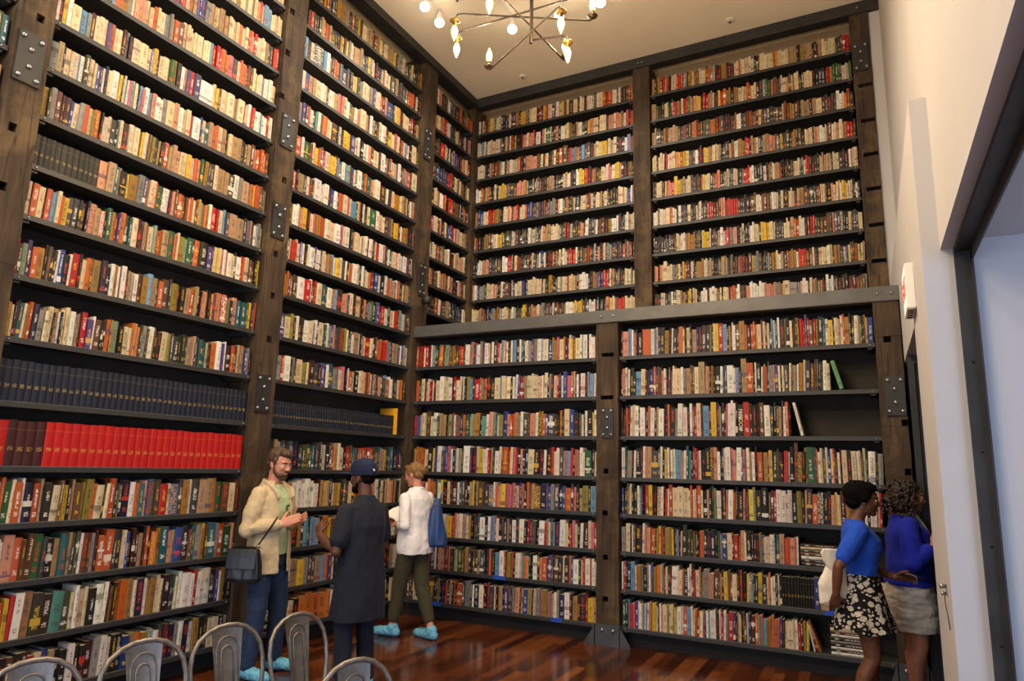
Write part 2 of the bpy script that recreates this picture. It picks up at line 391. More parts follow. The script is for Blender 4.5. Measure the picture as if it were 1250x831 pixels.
pur = make_post((4.935, 1.215, 0), 0, 0.188, 3.34, 6.85, [(.115, z, .14, .045) for z in (6.35, 5.936, 5.516, 5.116, 4.717, 4.309, 3.91)][1:], 'upper timber post at the right end of the far wall, beside the white wall', [(0.09, 6.284)], 17, 0.15, 0.34)
pk = make_post((-0.10, 1.19, 0), 0, 0.125, 3.34, 6.85, [], 'slim timber post in the upper corner where the two book walls meet', [], 19)
def shoe(parent, w, cx, wide=0.46, top=0.24, h=0.2):
    mb = MB(); y = -0.014
    mb.prism([(cx - wide / 2, 0), (cx + wide / 2, 0), (cx + wide / 2, .03), (cx + top / 2, h), (cx - top / 2, h), (cx - wide / 2, .03)], 1, y, 0.0)
    mb.prism([(y, 0), (.30, 0), (.30, .03), (.16, h), (y, h)], 0, w + 0.002, w + 0.014)
    mb.prism([(y, 0), (.30, 0), (.30, .03), (.16, h), (y, h)], 0, -0.014, -0.002)
    o = mb.build('base_shoe', M['shoesteel'], parent, bevel=0.002)
    for dx in (-.05, .06):
        r = MB(); r.lathe((cx + dx, y, h * .74), [(0.019, 0), (0.018, 0.008), (0.011, 0.014), (0.004, 0.016)], 12, 0, (0, -1, 0)); r.build('rivet', M['rivet'], o)
shoe(pc, 0.236, 0.118); shoe(p2, 0.253, 0.126, 0.36, 0.28, 0.2); shoe(pr_, 0.2, 0.1, .34, .22); shoe(p1, .225, .112, .36, .25)

# ------------------------------------------------------------------ steel beam over the lower bookcase
m = MB(); X0, X1 = -0.01, 5.148
prof = [(-0.055, 3.185), (0.05, 3.185), (0.05, 3.197), (-0.008, 3.197), (-0.008, 3.305), (0.05, 3.305), (0.05, 3.318), (-0.055, 3.318)]
m.prism([(-0.055, 3.185), (0.05, 3.185), (0.05, 3.318), (-0.055, 3.318)], 0, X0, X1)
beam = m.build('steel_beam', M['beamsteel'], bevel=0.004)
tag(beam, 'long grey steel beam across the far wall, between lower and upper shelves', 'beam')
for bx in (2.42, 2.55, 4.98, 5.09):
    r = MB(); r.lathe((bx, -0.055, 3.25), [(0.013, 0), (0.012, 0.006), (0.006, 0.011)], 10, 0, (0, -1, 0)); r.build('bolt', M['rivet'], beam)

# ------------------------------------------------------------------ bookcases
LV = dict(p=.187, o=.535, n=.889, m=1.249, l=1.603, k=2.011, j=2.420, i=2.828, h=3.236, g=3.587, f=3.943, e=4.300, d=4.659, c=5.023, b=5.376, a=5.731, z=6.079, y=6.430)
LOW = 'ponmlkji'; UP = 'gfedcbazy'
def shelf_mesh(n, depth=0.31, th=0.038):
    mb = MB()
    # a folded steel tray: deck, front lip with a rounded nose, rear upstand
    mb.prism([(0, -th), (0, -0.004), (0.004, 0), (depth, 0), (depth, -0.008), (0.014, -0.008), (0.014, -th + 0.003), (0.012, -th)][::-1], 0, 0.0, n)
    for x in (0.04, n - 0.04):
        mb.box((x - .02, 0.02, -0.055), (x + .02, depth - .02, -0.008))
        mb.lathe((x, 0.0, -th * .55), [(0.008, 0), (0.007, 0.004), (0.003, 0.006)], 8, 1, (0, -1, 0))
    return mb.mesh('shelf')
def add_shelf(case, a, b, z, side, front):
    me = shelf_mesh(b - a)
    if side == 'L': return link('shelf', me, [M['shelfsteel'], M['rivet']], case, (front, a, z), (0, 0, LW))
    return link('shelf', me, [M['shelfsteel'], M['rivet']], case, (a, front, z))
BAYS = {  # side, start, end, front plane, rows
    'L0': ('L', -5.6, -4.65, 0.0, LOW + 'h' + UP), 'L1': ('L', -4.416, -2.416, 0.0, LOW + 'h' + UP), 'L2': ('L', -2.157, -0.081, 0.0, LOW + 'h' + UP),
    'L3': ('L', 0.197, 1.188, 0.0, UP), 'B1': ('B', 0.03, 2.353, 0.0, LOW), 'B2': ('B', 2.597, 4.937, 0.0, LOW),
    'U1': ('B', 0.03, 2.385, 1.25, UP), 'U2': ('B', 2.609, 4.932, 1.25, UP)}
CASES = {}
c = empty('bookcase', (0, -2.3, 0)); tag(c, 'dark steel bookcase covering the whole left wall from floor to ceiling', 'bookcase', 'wall bookcases'); CASES['L'] = c
c = empty('bookcase', (2.5, 0.15, 0)); tag(c, 'dark steel bookcase on the far wall under the grey steel beam', 'bookcase', 'wall bookcases'); CASES['B'] = c
c = empty('bookcase', (2.5, 1.4, 3.34)); tag(c, 'dark steel bookcase on the far wall above the grey steel beam', 'bookcase', 'wall bookcases'); CASES['U'] = c
def unparent_loc(o, root):
    o.location = V(o.location) - V(root.location)
for bn, (side, a, b, fr, rows) in BAYS.items():
    root = CASES[bn[0]]
    for rw in rows: unparent_loc(add_shelf(root, a, b, LV[rw], side, fr), root)
def panel(root, lo, hi, mat):
    mb = MB(); mb.box(lo, hi); o = mb.build('back_panel', mat, root); o.location = -V(root.location)
panel(CASES['L'], (-0.345, -5.6, 0.0), (-0.315, 1.6, 6.46), M['dark'])
panel(CASES['B'], (-0.3, 0.315, 0.0), (5.13, 0.345, 3.2), M['dark'])
panel(CASES['U'], (-0.3, 1.57, 3.34), (5.12, 1.61, 6.46), M['dark'])
for root, lo, hi in ((CASES['L'], (-0.31, -5.6, 0), (-0.12, -4.65, .148)), (CASES['L'], (-0.31, -4.416, 0), (-0.12, -2.416, .148)), (CASES['L'], (-0.31, -2.157, 0), (-0.12, -0.081, .148)), (CASES['B'], (0.03, .12, 0), (2.353, .31, .148)), (CASES['B'], (2.597, .12, 0), (4.937, .31, .148))):
    mb = MB(); mb.box(lo, hi); o = mb.build('plinth', M['shadeplinth'], root); o.location = -V(root.location)
m = MB(); m.box((0.03, 0.05, 3.20), (5.14, 1.6, 3.30)); struct('trim_6', m, M['dark'])
ROWS_SRC = r'''
UL = '~wwwcccccccttoOyrBbaAgpslk'
for rw in 'defghij': row('L0', rw, UPB, 28)
row('L1','p',"k n w k n A k B k m r c b t k k w k k m a w w k n b t O g e w A m n a w n w g k A c c k c",hgt=.24)
row('L1','o',"=0 y1 r1 w2 t2 K3 d2 T3 F2 c1 w1 c2 c1 k2 w2 w1 m1 Y1 m1 g1 O2 g1 t1 c1 n2 w1 t1 g2 c1 c1 d2 K1 e1 =212 c1 w1 w2 w1 r1 w1 c1 w2 m1 k1 v1 w0 g1 k1 k1",hgt=.26)
row('L1','n',"=0 s3 o2 B1 B2 f2 A1 k2 t2 e2 t1 F1 F1 w0 B2 B1 a1 m1 o2 o3 A1 d2 c1 b1 k1 m1 k1 t2 k0 o1 k0 o2 =190 g1 e2 s0 t1 b2 d2 B1 e1 a1 t0 y1^ B0 e2 a1 o2 f2 s1 >291",hgt=.265)
row('L1','m',"=0 f2 c1 o2 w0 n3 o2 t0 K2 c2 B1 y2 k1 t1 B2 Y1 Y2 O1 c2 k0 c_ o2 K1 Y1 n1 n2 w2 O0 e2 s0 b1 e2 F2 =194 r2 c1 b2 A1 g2 w1 K2 t2 t2 O1 f2 B2 c2 B1 >293",hgt=.26)
row('L1','l','c R_ V V V V R R R R R R R R R R R R R R R R R R R R R R R R R R R R'.replace('_',''),hgt=.29,style=1)
row('L1','k','N'*44,hgt=.265,style=1)
row('L1','j',"=0 g3 c1 m1 d0 e2 c1 g2 o2 n2 a2 a0 c2 c2 k0 t2 w1 k0 c2^ c2^ w2 v2 t0 k1 r3^ v3 w1 B4 k1 k1 O2 m0 g1 S4 k2 =149 c2 c1 O1 t1 O1 F0 a2 K1 w2 g1 k1 k2 =196 c3 Y2 A1 K3 K1 K2 f1 =228 t2 t1 k0 t1 e2 m1 S1 K2 =258 O2 w2 b1 w0 k3 =281 o2 K1 t1 t1 a1 v1 a1 k1 >308",hgt=.235)
row('L1','i',"=11 r1 F1 S2 v2 o2 g3 m1 F1 k1 d1 w1 b2 k2 w1 r3 k1 c2 O2 k0 g4 n2 k2 w2 g1 w1 d1 w2 d1 c1 t1 w1 w2 =167 m2 g2 l2 t2 f1 o2 B3 A1 =208 Y3 m1 k2 t2 o2 t1 d1 k0 =245 s2 K1 n1 y1 v1 O1 t1 o2 =275 Y2 n0 s2 e2 e2 f1 y1 k0 A1 o1 >313",hgt=.235)
row('L1','h',"=25 c2 o2 c2 m0 o2 l2 c1 o1 y2 A2 A2 k1 m2 n1 s3 t2 o2 k0 f2 g2 r1 v1 O2 F2 e1 =160 c2 k0 p1 t1 B0 c2 S1 o2 t2 f2 O1 c0 Y2 S1 f2 m0 o2 k3 v2 K0 c1 =263 y1 c1 O0 w1 O0 w1 c1 c1 k0 w2 r1 o1 c2 B1 m1 k1 y1",hgt=.225)
row('L1','g',"=37 K2 K2 K2 K2 K2 K2 K2 K2 K2 K2 K2 K2 =120 s3 t2 e1 t0 k2 y1 g3 a2 v1 =178 g1 c2 o0 f2 m0 w3 m0 p0 s1 B1 o2 B2 B1 s1 O1 c1 B0 o1 y1 a0 g1 O1 g1 w1 r2 r1 B0 =268 c2 l1 A1 t1 t4 t4 m1 e2 s1 k0 w1 a1 a1 S1")
row('L1','f',"=46 l0 g2 F0 a2 B2 d1 m2 b1 c2 a2 o2 c1 g1 o2 k0 c2 c1 F2 k1 l0 c1 d2 k0 c2 c2 g1 y1 c1 c1 A0 t1 Y1 F1 K1 t1 k0 A1 =200 o1 t1 t1 s1 c1 c1 y1 c1 o1 s1 f1 g1 A1 K1 c1 t2 t1 F2 =286 w2 a1 t3 a1 O1 y0 o2 B1 F1 t0")
row('L1','e',"=57 w0 a3 t2 A1 c2 c3 l1 w2 F2 c3 c1 v2 n1 w1 n1 c3 w3 y1 k0 c1 T1 w1 p1 l1 c1 c1 n1 l1 p1 =175 w1 l1 s1 w1 w1 a1 c2 s1 w1 c1 c1 r0 w2 b0 c1 e1 t1 O1 O1 c1 t1 k0 c1 t2 t1 k0 B1 t1 B1 s1 o1 o1 o1 B1")
row('L1','d',"=66 w1 n1 y1 w1 c2 l2 a1 m1 c1 c1 c1 v1 O1 c1 c1 m1 a1 n1 c2 c2 c1 b0 y1 k0 =195 c1 c2 f1 Y1 k1 w1 s1 v1 r1 v2 w4 c1 y1 B1 c2 c2 t1 c2 r1 c1 w1 r1 w1 w1 l1 w1 w1 r0 w1")
for rw in 'cbazy': row('L1',rw,UL,66)
row('L2','k','N'*52,hgt=.215,style=1,frac=.9)
row('L2','i',"=338 c0 v2 c3 Y1 k1 w1 d2 k0 w2 c2 b1 w1 k0 c2 F1 f1 w1 a1 v1 t1 A2 A0 r1 Y1 Y1 c1 A1 k1 w1 t2 w1 k0 t1 w1 r2 w0 c1 d2 B1 o2 t1 r2 o1 l1 m2 t2 a1 Y0 v0 w1 b0 O1 l0 c2 >501",hgt=.235)
row('L2','j',"=333 l2 t1 r1 w1 w2 k1 a1 d0 c3 Y2 c0 k1 d2 A2 k1 v2 k0 w1 e3^ a3 c2 p0 F1 n1 w1 o2 c2 k2 c2 c0 c1 s0 f1 k0 o1 w2 m2^ A1 B1 s1 n1 K2 l0 o2 w1 w1 k1 A2 c2 k0 O0 c1 A1 m1 >497",hgt=.235)
row('L2','h',"=341 g2 O0 A1 o1 F1 B1 w3 r2 w1 d1 r1 c3 e2 A1 w3 r1 l1 d3 s2 s1 v1 c2 k1 c3 g1 d1 s2 n1 a1 m0 G1 k2 v2 m1 r1 r1 w2 k1 A0 c2 c1 r2 k0 S1 l0 w2 A1 d1 B1",hgt=.225)
row('L2','g',"=346 l0 A1 c1 r2 s1 c1 v1 w1 d1 w1 w2 v1 w2 n1 c1 w1 t1 g1 l1 c1 y2 w1 A1 w1 k0 w1 O1 w2 c1 A1 d1 w1 k0 c1 c1 t1 r1 k0 b2 w2 k2 w1 o2 a1 s1 y1 v0 w0 o1 A2 c1 F0 t2 e2")
row('L2','f',"=350 w1 B1 w2 w1 t1 s1 y2 k1 c2 p1 g2 o2 w1 c2 c2 w2 b0 p1 c1 w2 k0 A1 t1 c2 c1 w1 O0 c1 w1 k1 w2 k1 c1 w1 r1 w2 k0 s1 A1 w1 k0 c2 c2 o1 w1 c1 w1 k0 w2 v1 B2 w1")
row('L2','e',"=354 c0 o2 n1 t3 A1 A1 c1 B1 k0 w3 w3 w2 k1 b1 k0 w2 v1 o2 c2 p1 c1 c1 l2 e1 c1 O1 k0 w1 n1 d1 c1 Y0 f4 w2 c2 c1 A1 B1 A2 t1 k1 y3 O1 k1 w1 t1 g2 Y1 n2 k1 s1")
row('L2','d',"=358 w0 o2 w1 f2 F1 c1 y1 o1 A1 r1 c2 y2 m1 a1 e1 w1 a1 l1 Y1 b1 c1 k0 w2 e1 o1 e2 s1 c1 w2 m2 A1 w1 n1 k0 c1 o1 g1 y1 c1 t1 A1 c1 k1 w1 t1 s1")
row('L2','c',"=362 w1 a1 v1 k0 o1 w1 d0 T1 w1 f0 O2 c1 c1 B2 k0 w1 k1 y2 y1 v2 c1 t0 w1 k1 w1 k0 w1 s1 B1 c3 A1 w2 e1 o1 e1 o1 c1 c1 A1 w1 B1 F1 O1 l1 o2 k0 c3")
row('L2','b',"=367 b1 c1 b1 t1 t1 c2 w0 c1 B0 w1 c1 t1 p1 s1 c1 w1 A1 t1 w1 s1 c2 t1 k0 w1 t1 k1 B1 c1 w1 c1 m1 y1 c1 c1 p0 c1 A1 o1 c1 l1 o1 k1 c2 B1")
row('L2','a',"=371 n0 l1 K1 c1 K3 l1 w1 t1 k0 o1 O1 e1 n2 A1 K1 c1 y0 A1 a1 c2 c1 a1 v1 c1 c1 r0 m1 s1 b2 f1 A0 c1 y1 p0 k1 c1 c2 k1 r1 k1 t2")
row('L2','z','~ttgcckKAFBdmoycanF',60); row('L2','y','~ttgcckKAFBdmoycanF',60)
row('L2','l','~BoAnFtcraebd',62,.25); row('L2','m',"=329 t2 B1 c1 k1 t2 o1 =357 w2 w2 w2 w2 w2 w2 =388 m1 t1 y1 t1 n1 c1 g1 y1 K1 F1 K1 c1 k1 t1 r1 c1 k1 A1 w1 a1 o1 c1 w1 k1 c1 k1 t1 c1 s1 B1 t1 k1 c1",hgt=.25)
row('L2','n',"=326 k1 c1 t1 k1 =364 g1 n1 l1 k1 l1 l2 k1 O1 g1 y1 B1 t1 l2 F1 t1 k1 o1 w1 f1 t1 c1 k1 n1 c1 B1 k1 y1 t1 A1 c1 o1 k1 w1 a1 t1",hgt=.25)
row('L2','o',"=325 k1 c1 w1 t1 =363 y2 a1 A1 B1 a2 l1 O1 v1 w1 k1 c1 o1 n1 w1 t1 k1 c1 l1 k1 w1 B1 a1 k1 c1 y1 w1 k1 n1 t1 w1 c1",hgt=.25)
row('L2','p',"=322 k1 m1 w1 k1 c1 k1 =363 O2 O2 O2 O2 O1 w2 k1 w1 c1 k1 a1 o1 k1 w1 t1 k1 w1 a1 w1 k1 c1 B1 w1 k1 c1 w1",hgt=.25)
for rw in UP: row('L3',rw,'~wwcckkkAABdmrontbscK',34)
row('B1','i',"=505 o1 m1 r1 r1 w0 r2 m1 w0 a1 f0 K1 e1 o2 k1 S2 B1 B1 g1 B1 m1 A1 r2 A1 w2 a1 O0 n1 l0 w1 w1 a1 A1 =590 w2 c1 k1 w1 k2 =606 r0 o1 l1 c1 s0 w1 m1 k1 w1 l2 m2 w1 e1 k1 w1 c1 l1 O0 b1 a2 =654 w2 b1 w1 c2 b2 g1 Y2 p1 c3 O1 n1 o1 w0 y1 k1 c2 w1 k0 w2 n1 w1 w2 r0",hgt=.25)
row('B1','j',"=506 o2 k1 c2 d1 s1 w1 r1 r1 w1 k1 c2 w3^ c2 c1 w2 n1 r1 c2 c1 k1 w1 n1 Y2 l2 k1 r3 o1 a1 O2 k2 k2 c3 l0 c2 y1 w2 k1 w1 w1 b1 r2 A1 t1 c2 c1 c2 c3 w0 c2 k1 a1 m1 c2 r1 k1 w1 b2 p2 o1 c1 k1 w1 n0 w2 k1 a1 l2 w1 s1",hgt=.26)
row('B1','k',"=502 n0 r1 b1 a1 c2 c1 B2^ c1 w2 A1 t1 t2 k0 g1 S1 B1 w1 e2 k0 O1 e2 F1 S1 t1 g2 k1 T2 w1 s2 a1 e1 w1 Y2 b2 s1 o1 o1 s1 g1 a0 w1 F2 A1 s2 w1 k2 o1 v1 A3 K1 k1 o1^ k1 c2^ b2^ k2 F1 w1 k0 w1^ k2 y0 w1",hgt=.255)
row('B1','l',"=503 g1 O1 g2 o1 c2 k2^ y1 b1 w2 A1 v1 b1 p1 w0 k1 l0 c1 a1 A1 w3^ v1 m2 c1 y2 w1 w1 r1 t1 A1 w2 c1 A1 o2 O1 c1 p1 r0 k1 s1 k1 n1 c3 k2 m2 w1 k2 r1 c1 w1 A1 t1 l2 r1 k1 o1 a1 w1 c0 f3 k1 c1",hgt=.275)
row('B1','m',"=502 c1 B1 o1 p1 r1 w1 s1 O2 B0 l1 w1 y1 k2 c1 m1 m2 w0 e1 B1 n1 k1 t1 y1 k0 t1 B2^ A2 b2 w0 o1 s1 y2 p1 p2 p1 k0 s1 b1 O1 k0 o1 B0 t1 B2 n2 v0 b1 a1 A2 k1 b1 o2 A1 p1 k1 t1 Y2 k0 l2",hgt=.255)
row('B1','n',"=503 m1 c1 n1 r1 c1 w1 =541 w1 y2 r1 p0 c1 w1 w1 s1 a1 c1 t1 k1 B0 n1 e1 w2 k1 w1 l2 o1 w1 k1 A1 k1 a1 k1 w2 A1 w2 n1 r1 n1 A2 k1 w2 r1 a1 c1 A1 l0 n2 w2 c1 k0 r1 p1 c1 k1 w1 m2 c1 p1 r1",hgt=.255)
row('B1','o',"=503 c1 n1 w1 c1 B1 k1 =524 e1 v1 w1 K1 B0 s1 o1 a1 m1 r1 c1 K2 S1 c1 f2 k1 O1 t1 A1 k1 B1 A2 t1 A2 k0 n2 O1 m1 n0 l3 w2 o0 k0 Y2 o1 n1 w2 c1 l0 O2 c1 k1 k1 w2 k1 s1 o2 v2 A1 B2 n2 c1 d2 O1 v1 w2 k0 c1 r1 w2 o0 w1 w1",hgt=.25)
row('B1','p',"=503 c1 n1 k1 B1 =528 k1 e1 g1 k1 b1 k1 o1 k1 c1 k0 O1 k1 o3 A1 a3 k0 w1 n2 w2 r1 k1 A1 A2 c1 k1 t2 k1 v2 m0^ A1 a1 s2 A0 s1 b2 t2 k1 c1 a2 p1 Y2 p1 a1 s1 w1 a1 n2 w2 m1 g2 n1 K2 r0 y3 s1",hgt=.25)
row('B2','i',"=757 k1 s3 l2 w1 s1 n1 k2 d0 o4 w2 l1 c1 b1 k2 g2 k1 w1 k2 K1 O2 c1 k0 c2 k1 t3 =850 b1 m1 d0 m2^ n2^ Y1 k1 w0 y2 r2 l2 m1 g1 k0 w0 w1 B2 g3 o1 =912 m2 o1 o1 o1 c2 m1 c1 m0 c1 n1 l0 w1 e1 w1^ k2^ Y0 n2 c1 K1 K1 K0 =976 r2 r1 v1^ r1 B2 r1 k1 k2 =1005 e1 w2 y2 k0 c2 S1 c1 o1 g2 k1 d1 w2 g1 f1 k1 g0 t1 b2",hgt=.265)
row('B2','j',"=757 k0 s2 w1 w1 k2 k1 l3 c2 m1 d1 b2 o1 v1 F1 F1 s1 w1 k0 B0 v1 c1 c1 c3 w1 a1 t2 B1 A1 c2 t3^ s2 k0 g1 k1 k2 w1 f0 v1 w3 w1 l2 k0 t3^ o3 k0 =922 w1 n2 c1 Y1 r1 k1 a2 s1 v2 w1 k1 c1 A2 c1 t1 a2 w1 g2 c1 n2 B2 A1 A1 K1 K1 =1005 w2 c2 >1014",hgt=.27)
row('B2','k',"=757 k1 n0 k0 O1 k1 w1 c1 w2 k0 w2 k1 O1 w2 d1 t1 w2 n2 O1 k2 a1 w2 w2 k1 w1 b0 r1 c2^ k0 l3 k1 y2 v1 t0 k1 k0 p1 w1^ w1^ w1^ k1 k3 r2 d1 k2 k1 B2 w2 A1 k1 A1 t1 v0 w1 o1 k0 >966",hgt=.305)
row('B2','l',"=757 w2^ e1 a2 k0 w1 k2 k1 w1 s1 t2 A3 A1 w1 k1 y1 w1 g1 w1 w1 l3 s1 w1 e1^ T1 k1 m1 r1 s1 w0 k2 k2 k1 s2 w1 k0 b1 c1 w2 p1 s1 w2^ r0 l1 o1 w1 t1 w1 k1 =925 o3 k0 g2 m0 y2 F2 F1 k1 d2 r2 w0 k2 B2^ k2 k2 g1 =986 f3 e1 o0 w1 c1 F1 c1 b1 c1 r0 k1 w1 k1 c2 k2 c2 w1 c1 F1 c1 k0 w3 k1 a2",hgt=.295)
row('B2','m',"=757 b1 k1 F1 c1 w0 k1 k2 w1 l1 k1 n1 o1 y2 k1 k1 c2 w1 k0 r1 w0 o2 c3 c3 c3 w0 o1 w1 s0 o2 c1 k2 s1 k1 e1 Y1 w2 k1 F1 p1 w2 O1 n1 k2 p1 A1 k0 y2 S1 k2 k3 d1 m1 r1 =948 w2 w2 c0 w2 k2 Y2 k1 s0 n2^ o2 k2 k2 k1 s2 y1 w1 m2 g2 g1 k1 l1 w1 k1 w1 =1060 k1 w1 w1 c1 r1 >1078",hgt=.28)
row('B2','n',"=757 a2 c2 k0 w1 B1 k3 d0 w1^ s1 s1 s0 o2 k0 g1 y1 r1 k0 g2 Y1 y1 k0 B1 l1 k0 s0 K2^ F2 A1 g0 K1 k1 o2 k1 n1 k1 n2 k1 e1 a1 b2 c2 k0 r2 k0 s2 w1 k2 m1 k1 k1 g1 b1 c3 w2 k0 e1 t2 o3 s2 O0 w1 >975",hgt=.25)
row('B2','o',"=758 w1 r1 n0 n2 l2 w0 g3 a1 k2 a1 w1 b1 Y2 O2 c1 a1 o1 c1 F1 k0 w2 w1 c2 O0 n2 w1 w1^ m1 r1 c2 t1 m1 a3 s2 B2 B1 s0 k1 y2 B1 F1 c2 k1 d1 r0 k2 y1 v1 S1 k1 k1 y2 k2 c0 O1 w1 w1 k1 c1 k1 =955 q1 q1 q1 q1 q1 q1 q1 q1 q1 q1 q1 =995 b1 t1 t1 n2 t1 o1 A1 c1 t1 w1 o1 b1 k1 w1 t1",hgt=.25)
row('B2','p',"=758 f2 k1 l1 r2 p0 v2 w0 w1 a1 w1 l0 w1 s1 o0 y2 c1 k0 w1 s1 c2 Y1 c1 c1 y1 F0 w2 w1 o2 l2 w1 c1 O1 r1 y0 w1 p1 v1 w1 l0 w2 w1 f0 k0 w1 r1 w1 a1 r3 b1 k0 t1 c1 k0 B1 B0 w1 n1 m2 =922 o1 S1 p1 l1 Y1 O1 O1 p1 O1 v1 =955 k1 c1 c2 c1 w1 r1 m1 g1 y1 >988",hgt=.245)
row('U1','y',"=584 w0 k0 c1 B1 r0 t1 y1 c1 A0 c1 c2 k1 k1 A1 n1 c1 d0 m1 f0 o1 k1 y2 a1 k0 c1 c2 k1 r1 m1 y1 r1 c2 b1 o1 w1 c1 y1 A1 c1 k2 c2 n1 w0 c1 k1 c1 w1 c1 k1 w0 c2 o1 B0 r2 c1 w1 B0 w0 A1 n1 B1 r0 B1")
row('U1','z',"=581 c1 w1 l1 c1 k1 w1 c1 c1 c1 c2 a1 m1 B1 c0 k1 w0 r1 f0 y1 k2 m0 s2 w1 o1 s1 r1 k0 w2 k0 s1 w0 f2 c0 k1 m1 s1 k1 w2 c1 c1 g1 B1 k0 t1 c1 w1 F1 k1 y1 s2 c2 m0 c2 c1 A1 s2 w1 O1 s1 n1 c1 p1 m1 O1")
row('U1','a',"=582 c1 c1 c1 n1 d1 t1 d1 r1 F1 e1 w1 k1 t1 w1 c1 A1 o1 d1 m1 s3 s2 F1 c1 m1 c1 k1 A1 c1 d1 o1 B2^ d1 r1 l0 a1 r1 v1 l1 A1 B1 k1 t1 c1 c1 y2 c1 t1 c1 d1 k1 n1 w1 l1 B1")
for rw in 'gfedcb': row('U1',rw,'~wwwcccccttorykkkkAAamBBdngFsbK',86)
row('U2','y','~cctgBdkAonrmKBt',84); row('U2','z','~cctgkAornsBdKyf',84); row('U2','a','~BBddgoctAKFtBw',80)
for rw in 'gfedcb': row('U2',rw,'~wwwccccctttkkkAAaBBddmnygorsFK',94)
'''
LOOSE_SRC = r'''
leaning(uat('B','j',1030),'j','S',.034,.262,.25,'sage green book leaning left at the open end of the second shelf below the beam',col=(98,150,104))
leaning(uat('B','k',981),'k','w',.024,.305,.20,'white book leaning left at the open end of the third shelf below the beam')
xs=uat('B','p',1003)
for k,(ch,nm,t) in enumerate((('g','mustard','.012'),('r','dark red','.014'),('k','black','.012'),('w','pale','.012'))):
    ang=.33-.05*k
    loose(ch,float(t),.255-.012*k,.17,(xs-.016*k-math.cos(ang)*float(t),.02,LV['p']+math.sin(ang)*float(t)),(0,-ang,0),'slim %s book leaning left on the bottom shelf, %s from its open end'%(nm,ORD[k]))
x0=uat('B','n',977); zz=LV['n']
for k,(ch,nm,t,L) in enumerate((('d','dark brown',.032,.29),('k','black',.02,.30),('w','white',.028,.285),('B','brown',.032,.30),('A','grey',.022,.28),('c','cream',.022,.30),('d','dark brown',.022,.29))):
    flat(x0+random.Random(k).uniform(0,.01),.015,zz,L,t,.2,ch,'%s book lying flat beside the tote bag, %s from the bottom of its pile'%(nm,ORD[k]),group='books in flat piles'); zz+=t+.0008
x0=uat('B','p',1014); zz=LV['p']
for k,(ch,nm,t,L) in enumerate((('w','white',.024,.30),('k','black',.02,.29),('w','white',.02,.30),('k','black',.03,.285),('a','grey',.016,.29),('k','black',.03,.28),('w','white',.018,.27),('m','maroon',.022,.29),('c','cream',.03,.275),('k','black',.022,.28))):
    flat(x0+random.Random(k+9).uniform(0,.015),.015,zz,L,t,.2,ch,'%s book lying flat behind the floral skirt, %s from the bottom of its pile'%(nm,ORD[k]),group='books in flat piles'); zz+=t+.0008
loose('y',.03,.30,.24,(.012,-0.285,LV['k']),(0,0,LW),'tall yellow book at the corner end of the navy set',col=(225,165,30))
'''
# ------------------------------------------------------------------ books
PAL = dict(w=(232, 227, 214), c=(224, 204, 162), t=(188, 152, 104), y=(236, 198, 40), g=(186, 138, 42), o=(214, 98, 34), r=(188, 36, 30), m=(96, 28, 28),
           p=(212, 112, 124), s=(224, 152, 118), b=(38, 76, 160), n=(30, 38, 70), l=(112, 164, 200), e=(34, 112, 118), f=(52, 112, 62), F=(84, 88, 52),
           a=(150, 149, 144), A=(78, 78, 80), k=(28, 26, 26), v=(92, 72, 140), B=(124, 78, 42), d=(72, 46, 32), O=(228, 120, 30), R=(206, 22, 18), V=(92, 20, 26), N=(24, 42, 64),
           K=(60, 61, 50), G=(70, 190, 60), S=(150, 170, 136), T=(92, 166, 148), Y=(160, 150, 50), q=(20, 22, 24))
CN = dict(w='white', c='cream', t='tan', y='yellow', g='mustard', o='burnt orange', r='red', m='maroon', p='pink', s='salmon', b='blue', n='navy', l='light blue', e='teal',
          f='green', F='olive green', a='light grey', A='dark grey', k='black', v='purple', B='brown', d='dark brown', O='orange', R='bright red', V='wine red', N='navy', K='charcoal', G='bright green', S='sage green', T='turquoise', Y='yellow-green', q='black')
LIGHT = set('wctyOslagpGYST')
ORD = ['first', 'second', 'third', 'fourth', 'fifth', 'sixth', 'seventh', 'eighth', 'ninth', 'tenth', 'eleventh', 'twelfth', 'thirteenth']
def nth(i):
    if i <= 9: return ORD[i - 1]
    return '%d%s' % (i, 'th' if 10 <= i % 100 <= 20 else {1: 'st', 2: 'nd', 3: 'rd'}.get(i % 10, 'th'))
def parse(s):
    out = []
    for ch in s:
        if ch in PAL: out.append([ch, 1.0, 1.0, False])
        elif ch.isdigit(): out[-1][1] = {'0': .55, '1': .75, '2': 1.5, '3': 2.0, '4': 2.6, '5': 3.2}[ch]
        elif ch == '^': out[-1][2] *= 1.13
        elif ch == '_': out[-1][2] *= 0.87
        elif ch == '*': out[-1][3] = True
    return out
def fill(pal, n, rg):
    out = []; prev = None
    while len(out) < n:
        ch = rg.choice(pal)
        run = rg.choice((1, 1, 1, 1, 2, 2, 3))
        for _ in range(run): out.append([ch, rg.choice((.7, .8, 1, 1, 1.2, 1.45)), rg.uniform(.9, 1.06), False])
    return out[:n]
BOOKS = []
def jit(c, rg, k=12):
    g = sum(c) / 3; f = .95 if (max(c) - min(c) > 150 and c[1] < 40) or c[:2] == (24, 42) else .76; c = [255 * ((v * f + g * (1 - f)) * .96 / 255) ** 1.25 for v in c]
    d = rg.uniform(-k, k)
    return tuple(max(4, min(250, v + d + rg.uniform(-k * .5, k * .5))) for v in c)
